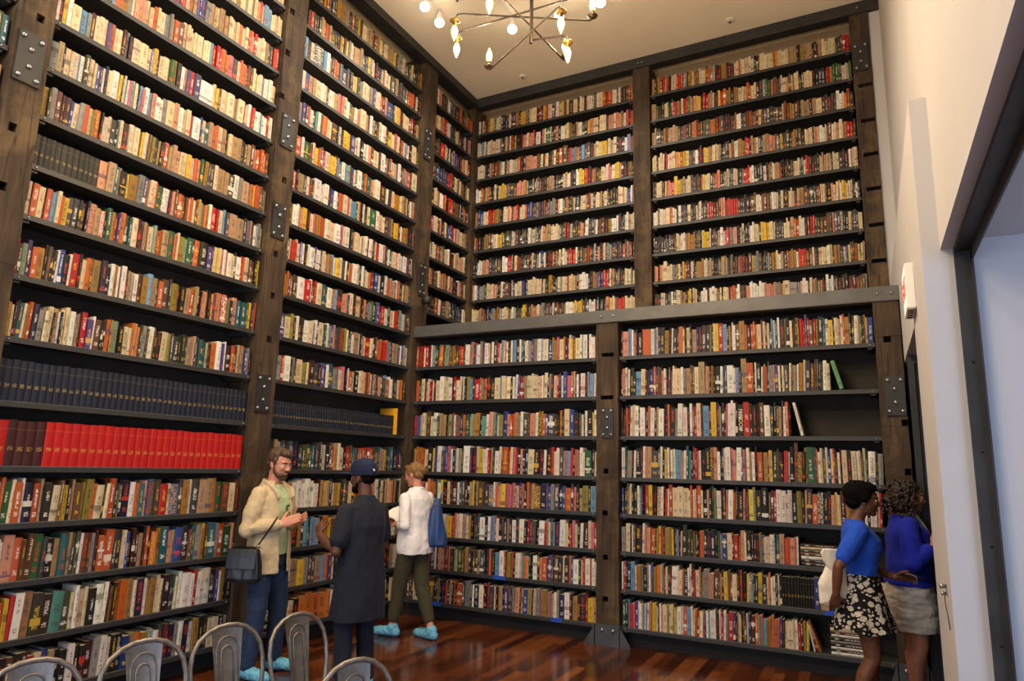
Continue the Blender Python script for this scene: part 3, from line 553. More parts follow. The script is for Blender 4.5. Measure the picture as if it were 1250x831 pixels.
def uat(side, rw, u, fr=0.0):
    """distance along a wall where the foot of a book on this shelf shows at picture column u"""
    lo, hi = (-6.2, 1.3) if side == 'L' else (-0.5, 5.3)
    for _ in range(40):
        mid = (lo + hi) / 2
        P = (fr, mid, LV[rw]) if side == 'L' else (mid, fr, LV[rw])
        if px(P)[0] < u: lo = mid
        else: hi = mid
    return mid
def row(bay, rw, spec, n=60, hgt=None, frac=1.0, style=None):
    side, a, b, fr, _ = BAYS[bay]; rg = random.Random(bay + rw + 'x')
    z = LV[rw]; x0 = a + .01; x1 = a + .01 + (b - a - .02) * frac
    segs = []
    if spec[0] == '~': segs.append([x0, fill(spec[1:], n, rg)])
    else:
        cur = [x0, []]
        for tok in spec.split() if ' ' in spec else [spec]:
            if tok[0] in '=>':
                at = min(max(uat(side, rw, float(tok[1:]), fr), x0), b - .01)
                if tok[0] == '>': x1 = at; continue
                if cur[1]: segs.append(cur)
                elif at - x0 > .6: at = x0
                cur = [at, []]
            else: cur[1] += parse(tok)
        segs.append(cur)
        if segs[0][0] - x0 > .05:
            g = segs[0][0] - x0; segs.insert(0, [x0, fill('wcktoB', max(1, round(g / .03)), rg)])
    base = hgt or (0.218 if rw in UP + 'h' else 0.25)
    tilt = 0.0; left = 0; idx = 0; total = sum(len(q[1]) for q in segs)
    for si, (sx, items) in enumerate(segs):
        end = segs[si + 1][0] if si + 1 < len(segs) else x1
        jw = [it[1] * (rg.uniform(.85, 1.17) if not style else rg.uniform(.97, 1.03)) for it in items]
        k = (end - sx) / sum(jw); x = sx
        for it, w in zip(items, jw):
            t = w * k; idx += 1; sets = style or it[0] in 'Kq' and rw in 'go' and it[1] >= .75 and bay != 'L2' and (bay, rw) in (('L1', 'g'), ('B2', 'o'))
            h = base * it[2] * (rg.uniform(.88, 1.07) if not sets else rg.uniform(.985, 1.01))
            if left == 0 and not sets and rg.random() < .10: tilt = rg.uniform(.015, .04); left = rg.randint(2, 7)
            if left > 0 and not sets: left -= 1
            else: tilt = 0.0; left = 0
            ch = it[0]
            ink = (200, 170, 90) if sets else rg.choice([(25, 22, 22), (130, 30, 25), (30, 40, 90), (60, 45, 30)] if ch in LIGHT else [(235, 228, 210), (220, 180, 60), (240, 240, 240), (200, 60, 40)])
            BOOKS.append(dict(bay=bay, rw=rw, i=idx, ch=ch, x=x - a, t=max(.005, t - .001), h=h, d=rg.uniform(.13, .19) if not sets else .19, back=rg.uniform(.008, .03) if not sets else .015,
                              col=jit(PAL[ch], rg, 11 if not sets else 4), ink=ink, seed=(1.001 + rg.random() * .4) if sets else rg.random() * .999, z=z, tilt=tilt, hard=bool(sets) or rg.random() < .45, n=total))
            x += t
def bframe(bk):
    side, a, b, fr, _ = BAYS[bk['bay']]
    if side == 'L': return V((fr - bk['back'], a + bk['x'], bk['z'])), LW
    return V((a + bk['x'], fr + bk['back'], bk['z'])), 0.0

UPB = '~wwccccccttooOrbkkaAlgBBdFFmYsfpvye'
UPB2 = '~wwwccccccttorrbkkkkaAAlgBdFmsfpvny'
MIDB = '~wwcccttoOrrbkkkkaAAlgBdFmsfepvnyw'
exec(ROWS_SRC) if 'ROWS_SRC' in globals() else None

# ---- choose the ~290 that show largest in the photograph; the rest are one mass
HIDE = [(282, 545, 372, 831), (388, 560, 478, 831), (468, 565, 542, 785), (1005, 588, 1150, 831)]
def area(bk):
    o, rz = bframe(bk)
    al = V((0, 1, 0)) if rz else V((1, 0, 0)); nr = V((1, 0, 0)) if rz else V((0, -1, 0))
    c = o + al * bk['t'] / 2 + V((0, 0, bk['h'] / 2)); u, v, zz = px(c)
    if zz < .5 or not (3 < u < 1247 and 3 < v < 826): return 0
    if any(x0 < u < x1 and y0 < v < y1 for x0, y0, x1, y1 in HIDE): return 0
    a = px(o); b = px(o + al * bk['t']); c2 = px(o + V((0, 0, bk['h'])))
    return abs((b[0] - a[0]) * (c2[1] - a[1]) - (b[1] - a[1]) * (c2[0] - a[0]))
SHELF = dict(l='in the red set', k='in the navy set', m='shelf just below red set', n='second shelf below red set', o='third shelf below red set',
             p='bottom shelf', j='shelf just above navy set', i='second shelf above navy set')
for q, r_ in enumerate('hgfedcbazy'): SHELF[r_] = '%s shelf above navy set' % ORD[q + 2]
def book_label(bk):
    size = ('thick ' if bk['t'] > .043 else 'slim ' if bk['t'] < .021 else '')
    if bk['h'] > .275: size = 'tall ' + size
    elif bk['h'] < .2: size = 'short ' + size
    nm = CN[bk['ch']]; w = 'volume' if bk['seed'] > 1 else 'book'
    bay, rw = bk['bay'], bk['rw']
    if bay == 'L1':
        return '%s%s %s, %s left of tall post, %s' % (size, nm, w, nth(bk['n'] - bk['i'] + 1), SHELF[rw])
    if bay == 'L2': return '%s%s %s, %s right of tall post, %s' % (size, nm, w, nth(bk['i']), SHELF[rw])
    if bay == 'L0': return '%s%s %s, %s left of nearest post, %s' % (size, nm, w, nth(bk['n'] - bk['i'] + 1), SHELF[rw])
    if bay == 'L3': return '%s%s %s, %s right of corner post, %s' % (size, nm, w, nth(bk['i']), SHELF[rw])
    lv = ORD['ijklmnop'.index(rw)] + ' shelf below beam' if bay[0] == 'B' else ORD['gfedcbazy'.index(rw)] + ' shelf above beam'
    left = bay[1] == '1'
    return '%s%s %s, %s %s of middle post, %s' % (size, nm, w, nth(bk['n'] - bk['i'] + 1 if left else bk['i']), 'left' if left else 'right', lv)
def corner_attr(me, name, vals):
    at = me.attributes.new(name, 'FLOAT_COLOR', 'CORNER'); flat = []
    for v in vals: flat.extend(v)
    at.data.foreach_set('color', flat)
def cover_mesh(bk, name='book'):
    """binding: rounded spine and two boards; origin at the foot of the spine, x along the shelf, front towards -y"""
    T, H, D = bk['t'], bk['h'], bk['d']; w = .0028 if bk['hard'] else .0012; w = min(w, T * .2)
    bow = min(T * .22, .006) if bk['hard'] else .0008
    out = [(0, D)]; us = [None]
    N = 6
    for k in range(N + 1):
        u = k / N; out.append((T * u, bow * (1 - math.sin(math.pi * u) ** .7) if 0 < u < 1 else bow)); us.append(u)
    out.append((T, D)); us.append(None)
    inn = [(w, D)] + [(min(max(T * k / N, w), T - w), bow + .003) for k in range(N + 1)] + [(T - w, D)]
    vs = []; fs = []; uvs = []
    n = len(out)
    for z in (0, H):
        vs += [(x, y, z) for x, y in out]; vs += [(x, y, z) for x, y in inn]
    no = (-5, -5)
    for k in range(n - 1):
        fs.append((k, k + 1, 2 * n + k + 1, 2 * n + k))
        if us[k] is not None and us[k + 1] is not None: uvs += [(us[k], 0), (us[k + 1], 0), (us[k + 1], 1), (us[k], 1)]
        else: uvs += [no] * 4
        fs.append((n + k + 1, n + k, 3 * n + k, 3 * n + k + 1)); uvs += [no] * 4
        fs.append((2 * n + k, 2 * n + k + 1, 3 * n + k + 1, 3 * n + k)); uvs += [no] * 4
        fs.append((k + 1, k, n + k, n + k + 1)); uvs += [no] * 4
    for e in (0, n - 1):
        fs.append((e, 2 * n + e, 3 * n + e, n + e) if e else (n, 3 * n, 2 * n, 0)); uvs += [no] * 4
    me = bpy.data.meshes.new(name); me.from_pydata(vs, [], fs)
    uvl = me.uv_layers.new(name='UVMap'); uvl.data.foreach_set('uv', [c for q in uvs for c in q])
    L = len(uvs); corner_attr(me, 'col', [lin(bk['col'])] * L); corner_attr(me, 'ink', [lin(bk['ink'])[:3] + (bk['seed'],)] * L)
    for p in me.polygons: p.use_smooth = False
    return me
def pages_mesh(bk):
    T, H, D = bk['t'], bk['h'], bk['d']; w = .003 if bk['hard'] else .0013; w = min(w, T * .22); e = .003 if bk['hard'] else .0003
    mb = MB(); mb.box((w, .010, e), (T - w, D - e, H - e)); return mb.mesh('page_block')
def make_book(bk, label=None, loc=None, rot=None, group='books on the wall shelves'):
    o = link('book', cover_mesh(bk), M['book'])
    if loc is None:
        p, rz = bframe(bk); o.location = p; o.rotation_euler = (0, bk['tilt'], rz)
        if bk['tilt']: o.location.z += 0.0
    else: o.location = loc; o.rotation_euler = rot
    tag(o, label or book_label(bk), 'book', group)
    link('page_block', pages_mesh(bk), M['page'], o)
    return o
for bk in BOOKS: bk['area'] = area(bk)
BOOKS.sort(key=lambda b: -b['area'])
NIND = 268
TITLES = [('B2', 'k', 908, 'FREEDOM')]
for bay, rw, u, tx in TITLES:
    b_ = min((b for b in BOOKS if b['bay'] == bay and b['rw'] == rw and b['ch'] == 'k' and b['t'] > .034), key=lambda b: abs(px(bframe(b)[0])[0] - u + 4)); b_['title'] = tx; b_['area'] = 1e6; b_['seed'] = .5; b_['tilt'] = 0
BOOKS.sort(key=lambda b: -b['area'])
seen_lab = {}
for bk in BOOKS[:NIND]:
    lb = book_label(bk)
    o = make_book(bk, lb)
    if bk.get('title'):
        cu = bpy.data.curves.new('title_letters', 'FONT'); cu.body = bk['title']; cu.size = bk['t'] * .95; cu.extrude = .0003; cu.align_x = 'CENTER'; cu.align_y = 'CENTER'
        t_ = bpy.data.objects.new('title_letters', cu); COL.objects.link(t_); dg = bpy.context.evaluated_depsgraph_get(); dg.update()
        me = bpy.data.meshes.new_from_object(t_.evaluated_get(dg)); bpy.data.objects.remove(t_); me.name = 'title_letters'; me.materials.clear()
        wd = max(v.co.x for v in me.vertices) - min(v.co.x for v in me.vertices)
        q = link('title_letters', me, M['page'], o, (bk['t'] / 2, -.0008, bk['h'] * .52), (R(90), R(90), 0)); q.scale = (bk['h'] * .66 / wd, 1, 1)
        o['label'] = 'black book lettered FREEDOM in white, third shelf below beam'
print('smallest single book px', BOOKS[NIND]['area'], 'books', len(BOOKS))
def mass(books, name, label):
    vs = []; fs = []; uvs = []; mi = []; cols = []; inks = []; no = (-5, -5)
    for bk in books:
        o, rz = bframe(bk); T, H, D = bk['t'], bk['h'], bk['d']; rg = random.Random(bk['seed'])
        q = Matrix.Translation(o) @ Matrix.Rotation(rz, 4, 'Z') @ Matrix.Rotation(bk['tilt'], 4, 'Y')
        bow = min(T * .2, .005) if bk['hard'] else 0.0
        prof = [(0, D), (0, bow), (T * .25, bow * .3), (T * .5, 0), (T * .75, bow * .3), (T, bow), (T, D)]
        k = len(vs); n = 7
        for z in (0, H): vs += [tuple(q @ V((x, y, z))) for x, y in prof]
        cc = lin(bk['col']); ik = lin(bk['ink'])[:3] + (bk['seed'],)
        us = [None, 0, .25, .5, .75, 1, None]
        for j in range(n - 1):
            fs.append((k + j, k + j + 1, k + n + j + 1, k + n + j)); mi.append(0)
            uvs += [(us[j], 0), (us[j + 1], 0), (us[j + 1], 1), (us[j], 1)] if us[j] is not None and us[j + 1] is not None else [no] * 4
            cols += [cc] * 4; inks += [ik] * 4
        # hollow edge of the boards round the page block
        zt = H - (.003 if bk['hard'] else .0003); w = min(.0025, T * .2)
        kk = len(vs); vs += [tuple(q @ V(p)) for p in ((w, bow + .004, zt), (T - w, bow + .004, zt), (T - w, D - .002, zt), (w, D - .002, zt))]
        fs.append((kk, kk + 1, kk + 2, kk + 3)); mi.append(1); uvs += [no] * 4; cols += [cc] * 4; inks += [ik] * 4
        tp = k + n
        for f in ((tp, kk, kk + 3), (tp, tp + 1, tp + 2, kk), (tp + 2, tp + 3, tp + 4, kk + 1, kk), (tp + 4, tp + 5, tp + 6, kk + 1), (tp + 6, kk + 2, kk + 1), (kk + 2, tp + 6, tp, kk + 3), (k + 6, k + 5, k + 4, k + 3, k + 2, k + 1, k), (k, tp, tp + 6, k + 6)):
            fs.append(f); mi.append(0); uvs += [no] * len(f); cols += [cc] * len(f); inks += [ik] * len(f)
    me = bpy.data.meshes.new(name); me.from_pydata(vs, [], fs); me.polygons.foreach_set('material_index', mi)
    uvl = me.uv_layers.new(name='UVMap'); uvl.data.foreach_set('uv', [c for q in uvs for c in q]); corner_attr(me, 'col', cols); corner_attr(me, 'ink', inks)
    o = link(name, me, [M['book'], M['page']]); tag(o, label, 'books', 'books on the wall shelves', 'stuff')
    return o
mass(BOOKS[NIND:], 'shelved_books', 'thousands of smaller looking books of every colour filling the wall shelves')
# ---- books that lean or lie flat
def loose(ch, t, h, d, loc, rot, label, seed=.3, hard=True, group='books on the wall shelves', col=None):
    rg = random.Random(label); bk = dict(ch=ch, t=t, h=h, d=d, col=col or jit(PAL[ch], rg, 6), ink=(28, 26, 26) if ch in LIGHT else (232, 226, 210), seed=seed, hard=hard, tilt=0)
    return make_book(bk, label, loc, rot, group)
def leaning(x, rw, ch, t, h, ang, label, **k):   # top to the left, foot at x
    loose(ch, t, h, .17, (x - math.cos(ang) * t, .02, LV[rw] + math.sin(ang) * t * 1.0), (0, -ang, 0), label, **k)
def flat(x, y, z, L, t, d, ch, label, **k):      # lying with its spine towards the room
    loose(ch, t, L, d, (x, y, z + t), (0, R(90), 0), label, **k)
exec(LOOSE_SRC)
# ------------------------------------------------------------------ figures
from mathutils import noise as mnoise
def ell(bm, c, r, rot=None, sub=3):
    res = bmesh.ops.create_icosphere(bm, subdivisions=sub, radius=1.0)
    m = Matrix.Translation(V(c)) @ (rot.to_matrix().to_4x4() if rot is not None else Matrix.Identity(4)) @ Matrix.Diagonal((r[0], r[1], r[2], 1))
    bmesh.ops.transform(bm, matrix=m, verts=res['verts'])
def rings(bm, rs):
    """rs: list of point loops (same count) -> closed solid"""
    vs = [[bm.verts.new(p) for p in r] for r in rs]; n = len(vs[0])
    for a, b in zip(vs, vs[1:]):
        for j in range(n): bm.faces.new((a[j], a[(j + 1) % n], b[(j + 1) % n], b[j]))
    bm.faces.new(list(reversed(vs[0]))); bm.faces.new(vs[-1])
def limb(bm, pts, rad, n=14):
    pts = [V(p) for p in pts]; rs = []
    t0 = (pts[1] - pts[0]).normalized(); ref = V((0, 0, 1)) if abs(t0.z) < .9 else V((1, 0, 0)); nr = t0.cross(ref).normalized()
    for i, p in enumerate(pts):
        t = (pts[min(i + 1, len(pts) - 1)] - pts[max(i - 1, 0)]).normalized(); nr = (nr - t * nr.dot(t)).normalized(); b = t.cross(nr)
        r = rad[i] if isinstance(rad[i], tuple) else (rad[i], rad[i])
        rs.append([p + nr * math.cos(2 * math.pi * j / n) * r[0] + b * math.sin(2 * math.pi * j / n) * r[1] for j in range(n)])
    rings(bm, rs)
    for i, p in enumerate(pts):
        r = rad[i] if isinstance(rad[i], tuple) else (rad[i], rad[i]); m_ = min(r)
        ell(bm, p, (m_, m_, m_), sub=2)
def stack(bm, lv, n=28):
    """lv: (z, cx, cy, rx, ry[, power])"""
    rs = []
    for q in lv:
        z, cx, cy, rx, ry = q[:5]; e = q[5] if len(q) > 5 else 2.3
        rs.append([V((cx + rx * math.copysign(abs(math.cos(a)) ** (2 / e), math.cos(a)), cy + ry * math.copysign(abs(math.sin(a)) ** (2 / e), math.sin(a)), z)) for a in [2 * math.pi * j / n for j in range(n)]])
    rings(bm, rs)
def open_stack(bm, lv, th=.014, n=30):
    """like stack but a shell that is open at the front: (z, cx, cy, rx, ry, half gap angle)"""
    rs = []
    for z, cx, cy, rx, ry, g in lv:
        an = [g + (2 * math.pi - 2 * g) * j / n for j in range(n + 1)]
        o = [V((cx + rx * math.cos(a), cy + ry * math.sin(a), z)) for a in an]; i = [V((cx + (rx - th) * math.cos(a), cy + (ry - th) * math.sin(a), z)) for a in reversed(an)]
        rs.append(o + i)
    rings(bm, rs)
def solid(name, fn, mat, parent, voxel=.006, smooth=4, fold=0.0, fscale=14.0, fstretch=(1, 1, .35), seed=0.0):
    bm = bmesh.new(); fn(bm); bmesh.ops.recalc_face_normals(bm, faces=bm.faces)
    me = bpy.data.meshes.new('tmp'); bm.to_mesh(me); bm.free()
    o = bpy.data.objects.new('tmp', me); COL.objects.link(o)
    r = o.modifiers.new('r', 'REMESH'); r.mode = 'VOXEL'; r.voxel_size = voxel
    if smooth: s = o.modifiers.new('s', 'SMOOTH'); s.factor = .5; s.iterations = smooth
    dg = bpy.context.evaluated_depsgraph_get(); dg.update()
    m2 = bpy.data.meshes.new_from_object(o.evaluated_get(dg)); bpy.data.objects.remove(o)
    if fold:
        st = V(fstretch); n = len(m2.vertices); co = [0.0] * (3 * n); nr = [0.0] * (3 * n)
        m2.vertices.foreach_get('co', co); m2.vertices.foreach_get('normal', nr)
        for i in range(n):
            j = 3 * i; q = V((co[j] * st.x * fscale + seed, co[j + 1] * st.y * fscale + seed * .7, co[j + 2] * st.z * fscale))
            w = fold * (mnoise.noise(q) + .5 * mnoise.noise(q * 2.1))
            co[j] += nr[j] * w; co[j + 1] += nr[j + 1] * w; co[j + 2] += nr[j + 2] * w
        m2.vertices.foreach_set('co', co); m2.update()
    m2.name = name
    return link(name, m2, mat, parent, smooth=True)
def hand(bm, wrist, d, t, right, curl=.5, s=1.0, spread=.12):
    w = V(wrist); d = V(d).normalized(); t = V(t); t = (t - d * t.dot(d)).normalized(); n = t.cross(d) if right else d.cross(t)
    pts = [w, w + d * .03 * s, w + d * .085 * s]
    rs = []
    for p, a, b in ((w - d * .01, .027, .021), (w + d * .03 * s, .036, .016), (w + d * .065 * s, .042, .014), (w + d * .092 * s, .040, .012)):
        rs.append([p + t * math.cos(2 * math.pi * j / 14) * a * s + n * math.sin(2 * math.pi * j / 14) * b * s for j in range(14)])
    rings(bm, rs)
    for k, (off, ln, cu) in enumerate(((.029, .070, .85), (.010, .078, .95), (-.010, .073, 1.05), (-.029, .058, 1.2))):
        p = w + d * .088 * s + t * off * s; dd = (d + t * off * spread * 8).normalized(); P = [p - d * .02 * s, p]; a = 0.0
        for q in (.42, .33, .27):
            a += curl * cu * .62
            p = p + (dd * math.cos(a) + n * math.sin(a)) * ln * q * s; P.append(p)
        limb(bm, P, [.0088 * s, .0088 * s, .0082 * s, .0075 * s, .0062 * s], 10)
    b0 = w + d * .02 * s + t * .026 * s; dd = (d * .62 + t * .72 + n * .35).normalized(); b1 = b0 + dd * .042 * s; b2 = b1 + (dd + d * .35 + n * .2 * curl).normalized() * .032 * s; b3 = b2 + (dd + d * .8 + n * .3 * curl).normalized() * .024 * s
    limb(bm, [b0, b1, b2, b3], [.014 * s, .0115 * s, .0095 * s, .007 * s], 10)
class Head:
    def __init__(s, c, yaw, pitch, k=1.0):
        s.c = V(c); s.q = (Matrix.Rotation(yaw, 3, 'Z') @ Matrix.Rotation(pitch, 3, 'Y')); s.k = k
    def P(s, x, y, z): return s.c + s.q @ (V((x, y, z)) * s.k)
    def e(s, bm, c, r, sub=3, tilt=0.0):
        q = s.q @ Matrix.Rotation(tilt, 3, 'Y'); ell(bm, s.P(*c), [v * s.k for v in r], q.to_quaternion(), sub)
    def skull(s, bm, nose=1.0, jaw=1.0, female=False):
        s.e(bm, (-.012, 0, .032), (.098, .076, .088)); s.e(bm, (.022, 0, -.02), (.070, .064, .085)); s.e(bm, (.030, 0, -.066), (.052, .050 * jaw, .045)); s.e(bm, (.062, 0, -.096), (.024, .026 * jaw, .021))
        s.e(bm, (.072, 0, .024), (.018, .050, .013)); s.e(bm, (.068, .033, -.022), (.022, .022, .020)); s.e(bm, (.068, -.033, -.022), (.022, .022, .020))
        limb(bm, [s.P(.084, 0, .012), s.P(.098 * nose, 0, -.014), s.P(.106 * nose, 0, -.030)], [.0075 * s.k, .0095 * s.k, .0125 * s.k], 10)
        for y in (-.012, .012): s.e(bm, (.094, y, -.034), (.012, .009, .008), 2)
        s.e(bm, (.082, 0, -.060), (.012, .023, .0065), 2); s.e(bm, (.080, 0, -.071), (.011, .019, .007), 2)
        for y in (-1, 1):
            s.e(bm, (-.008, .076 * y, -.012), (.018, .010, .031), 2, -.15); s.e(bm, (.0, .073 * y, -.034), (.010, .008, .012), 2)
    def features(s, parent, iris, brow, lip, female=False):
        for y in (-1, 1):
            bm = bmesh.new(); s.e(bm, (.0705, .031 * y, -.001), (.0135, .0135, .0115), 2)
            me = bpy.data.meshes.new('eye'); bm.to_mesh(me); bm.free(); o = link('eye', me, M['eyewhite'], parent, smooth=True)
            bm = bmesh.new(); s.e(bm, (.080, .031 * y, -.001), (.005, .006, .006), 2)
            me = bpy.data.meshes.new('iris'); bm.to_mesh(me); bm.free(); link('iris', me, iris, o, smooth=True)
            bm = bmesh.new(); limb(bm, [s.P(.088, .013 * y, .020), s.P(.090, .03 * y, .026), s.P(.078, .049 * y, .021)], [.0035, .004, .0025], 8)
            me = bpy.data.meshes.new('eyebrow'); bm.to_mesh(me); bm.free(); link('eyebrow', me, brow, parent, smooth=True)
        bm = bmesh.new(); limb(bm, [s.P(.084, -.021, -.066), s.P(.0935, 0, -.0625), s.P(.084, .021, -.066)], [.002, .0045, .002], 8); limb(bm, [s.P(.083, -.018, -.068), s.P(.091, 0, -.0715), s.P(.083, .018, -.068)], [.002, .0052, .002], 8)
        me = bpy.data.meshes.new('lips'); bm.to_mesh(me); bm.free(); link('lips', me, lip, parent, smooth=True)
    def glasses(s, parent, mat):
        bm = bmesh.new()
        for y in (-1, 1):
            ring = [s.P(.096 - .012 * abs(.031 * math.cos(a)) / .031, (.032 + .023 * math.cos(a)) * y, -.002 + .017 * math.sin(a)) for a in [2 * math.pi * k / 18 for k in range(19)]]
            limb(bm, ring, [.001] * 19, 6); limb(bm, [s.P(.086, .055 * y, .006), s.P(.04, .078 * y, .008), s.P(-.006, .082 * y, .004)], [.001] * 3, 6)
        limb(bm, [s.P(.097, -.009, .002), s.P(.100, 0, .004), s.P(.097, .009, .002)], [.0014] * 3, 6)
        me = bpy.data.meshes.new('eyeglasses'); bm.to_mesh(me); bm.free(); link('eyeglasses', me, mat, parent, smooth=True)
def skin(name, c):
    s = NT(name); nz = s.noise(s.coord(), 30, 3); a = lin(c); d = tuple(x * .85 for x in a[:3]) + (1,)
    s.b.inputs['Subsurface Weight'].default_value = .08; s.b.inputs['Subsurface Radius'].default_value = (.02, .008, .004)
    return s.set(s.ramp(nz, [(.35, d), (.65, a)]), .5, 0, .4)
M['skin_fair'] = skin('fair_skin', (206, 142, 112)); M['skin_dark'] = skin('deep_brown_skin', (92, 58, 40)); M['skin_brown'] = skin('brown_skin', (104, 66, 44)); M['skin_tan'] = skin('tan_skin', (168, 110, 82))
M['eyewhite'] = simple('eye_white', (222, 216, 208), .35, var=.02); M['iris'] = simple('dark_iris', (52, 40, 32), .3)
def hairmat(name, c): return simple(name, c, .6, 0, .45, 90, .5, .4, (1, 1, .25))
M['hair_brown'] = hairmat('brown_hair', (74, 54, 36)); M['hair_blond'] = hairmat('dark_blond_hair', (128, 92, 52)); M['hair_black'] = simple('black_hair', (13, 11, 10), .95, 0, .3, 120, .6, .08); M['hair_curly'] = hairmat('dark_brown_curls', (42, 30, 21))
M['lips'] = simple('lips', (158, 88, 78), .5); M['lips_dark'] = simple('dark_lips', (86, 48, 42), .5)
M['jacket'] = fabric('beige_cotton', (192, 172, 134), .75, .5, 10); M['tee'] = fabric('pale_green_jersey', (176, 196, 150), .85, .25); M['denim'] = fabric('blue_denim', (36, 52, 76), .85, .5, 12, var=.3)
M['leather'] = simple('black_leather', (20, 20, 21), .38, 0, .2, 20, .15); M['shoecover'] = fabric('blue_shoe_cover', (104, 172, 198), .6, .9, 26); M['navy'] = fabric('navy_cap_cotton', (24, 33, 58), .8, .3, 14)
M['tunic'] = fabric('charcoal_navy_cotton', (27, 31, 40), .85, .6, 9); M['jeansdark'] = fabric('dark_denim', (26, 30, 42), .85, .5, 12)
M['shirt'] = fabric('white_cotton', (228, 225, 222), .8, .7, 11, var=.03); M['olive'] = fabric('olive_cotton', (62, 58, 38), .85, .5, 10); M['bluebag'] = simple('blue_leather', (36, 62, 110), .35, 0, .15, 9, .1)
M['royal'] = fabric('royal_blue_knit', (28, 74, 184), .85, .35, 10); M['cobalt'] = fabric('cobalt_blue_knit', (20, 34, 150), .85, .5, 9); M['satin'] = fabric('pale_grey_satin', (190, 182, 172), .42, 1.0, 9); M['floral'] = leafskirt()
M['canvas'] = fabric('natural_canvas', (220, 212, 196), .85, .5, 9, var=.04); M['shell'] = fabric('pale_top', (222, 214, 198), .8, .2); M['gold'] = simple('gold_metal', (200, 160, 90), .3, .9); M['wire'] = simple('thin_silver_wire', (120, 116, 112), .3, .9)
M['phone'] = simple('black_glass', (12, 12, 14), .15, 0, .02); M['tape'] = simple('blue_painters_tape', (22, 70, 170), .7, 0, .05); M['redcover'] = simple('orange_red_cover', (212, 72, 38), .5, 0, .05); M['paper'] = simple('white_paper', (232, 229, 224), .9, 0, .02)
M['shoe'] = simple('black_shoe', (24, 22, 22), .5, 0, .15)
M['soft_sole'] = simple('tan_sandal', (120, 84, 54), .6)

def person(loc, heading, label):
    o = empty('person', (loc[0], loc[1], 0), R(heading)); tag(o, label, 'person', None); return o
def body_core(bm, H, head, arms, legs, fem=False, bulk=1.0, legf=1.0, lean=0.0):
    k = H / 1.78
    L = lambda z: lean * (z - .9)
    if fem: lv = [(.86, 0, 0, .10, .150), (.95, 0, 0, .115, .165), (1.06, 0, 0, .090, .125), (1.15, 0, 0, .092, .125), (1.27, .015, 0, .112, .150), (1.36, 0, 0, .090, .158), (1.44, -.01, 0, .062, .115), (1.49, -.01, 0, .048, .058)]
    else: lv = [(.86, 0, 0, .105, .150), (.95, 0, 0, .115, .160), (1.08, 0, 0, .105, .145), (1.28, 0, 0, .120, .172), (1.40, -.01, 0, .100, .178), (1.46, -.015, 0, .070, .130), (1.51, -.015, 0, .056, .066)]
    stack(bm, [(z * k, cx + L(z), cy, rx * bulk, ry * bulk) for z, cx, cy, rx, ry in lv])
    limb(bm, [(-.015 + L(1.47), 0, 1.46 * k), head.P(-.022, 0, -.075), head.P(-.012, 0, -.03)], [.058 if not fem else .05, .054 if not fem else .046, .052], 16)
    head.skull(bm, jaw=1.0 if not fem else .9)
    for a in arms:
        sh, elb, wr = a['sh'], a['el'], a['wr']; m1 = V(sh).lerp(V(elb), .5); m2 = V(elb).lerp(V(wr), .35); f = .86 if fem else 1.0
        limb(bm, [sh, m1, elb, m2, wr], [.058 * f, .050 * f, .041 * f, .041 * f, .027 * f])
        hand(bm, a['wr'], a['d'], a['t'], a['right'], a.get('curl', .5), a.get('s', .93 if fem else 1.02), a.get('spread', .10))
    for hip, kn, an, toe in legs:
        c = V(kn).lerp(V(an), .3) + V((-.018, 0, 0))
        limb(bm, [hip, V(hip).lerp(V(kn), .5), kn, c, an], [.088 * legf, .072 * legf, .054 * legf, .053 * legf, .036])
        a = V(an); t = V(toe); limb(bm, [a + V((-.03, 0, -.045)), a.lerp(t, .5) + V((0, 0, -.02)), t], [.033, (.036, .028), (.036, .020)])
def trousers(bm, legs, waist, k=1.0, kn_r=.074, an_r=.066, hip_r=.098, seat=(.118, .168), crop=.02):
    stack(bm, [(.84 * k, 0, 0, seat[0] * .95, seat[1]), (.93 * k, -.005, 0, seat[0], seat[1]), (waist, 0, 0, seat[0] * .92, seat[1] * .92)])
    for hip, kn, an, toe in legs:
        limb(bm, [V(hip), V(hip).lerp(V(kn), .5), V(kn), V(kn).lerp(V(an), .5), V(an).lerp(V(kn), crop / (kn[2] - an[2]))], [hip_r, .088, kn_r, (an_r + kn_r) / 2, an_r])

# -- man in the beige jacket
pm = person((0.40, -2.42), 8, 'bearded man in beige jacket and jeans talking with hands pressed together')
hd = Head((.035, .0, 1.655), R(-8), R(11), 1.03)
armsA = [dict(sh=(-.01, -.172, 1.405), el=(-.035, -.25, 1.135), wr=(.17, -.105, 1.175), d=(.75, .42, .36), t=(-.2, .15, .95), right=True, curl=.1, spread=.02),
         dict(sh=(-.01, .172, 1.405), el=(-.02, .25, 1.14), wr=(.185, .04, 1.175), d=(.75, -.10, .36), t=(-.2, .1, .95), right=False, curl=.1, spread=.02)]
legsA = [((0, -.095, .92), (.03, -.125, .50), (-.02, -.13, .09), (.15, -.16, .03)), ((0, .095, .92), (.03, .135, .50), (.0, .16, .09), (.17, .20, .03))]
solid('body', lambda bm: body_core(bm, 1.78, hd, armsA, legsA, legf=.8), M['skin_fair'], pm, .0055, 3)
hd.features(pm, M['iris'], M['hair_brown'], M['lips']); hd.glasses(pm, M['wire'])
def hair_short(bm):
    hd.e(bm, (-.026, 0, .050), (.098, .083, .083)); hd.e(bm, (-.062, 0, -.005), (.055, .074, .060)); hd.e(bm, (.035, .0, .088), (.058, .062, .036)); hd.e(bm, (.062, .012, .078), (.030, .045, .026))
    for y in (-1, 1): hd.e(bm, (.004, .072 * y, .02), (.026, .012, .036))
solid('hair', hair_short, M['hair_brown'], pm, .005, 2, .006, 60, (1, 1, .3))
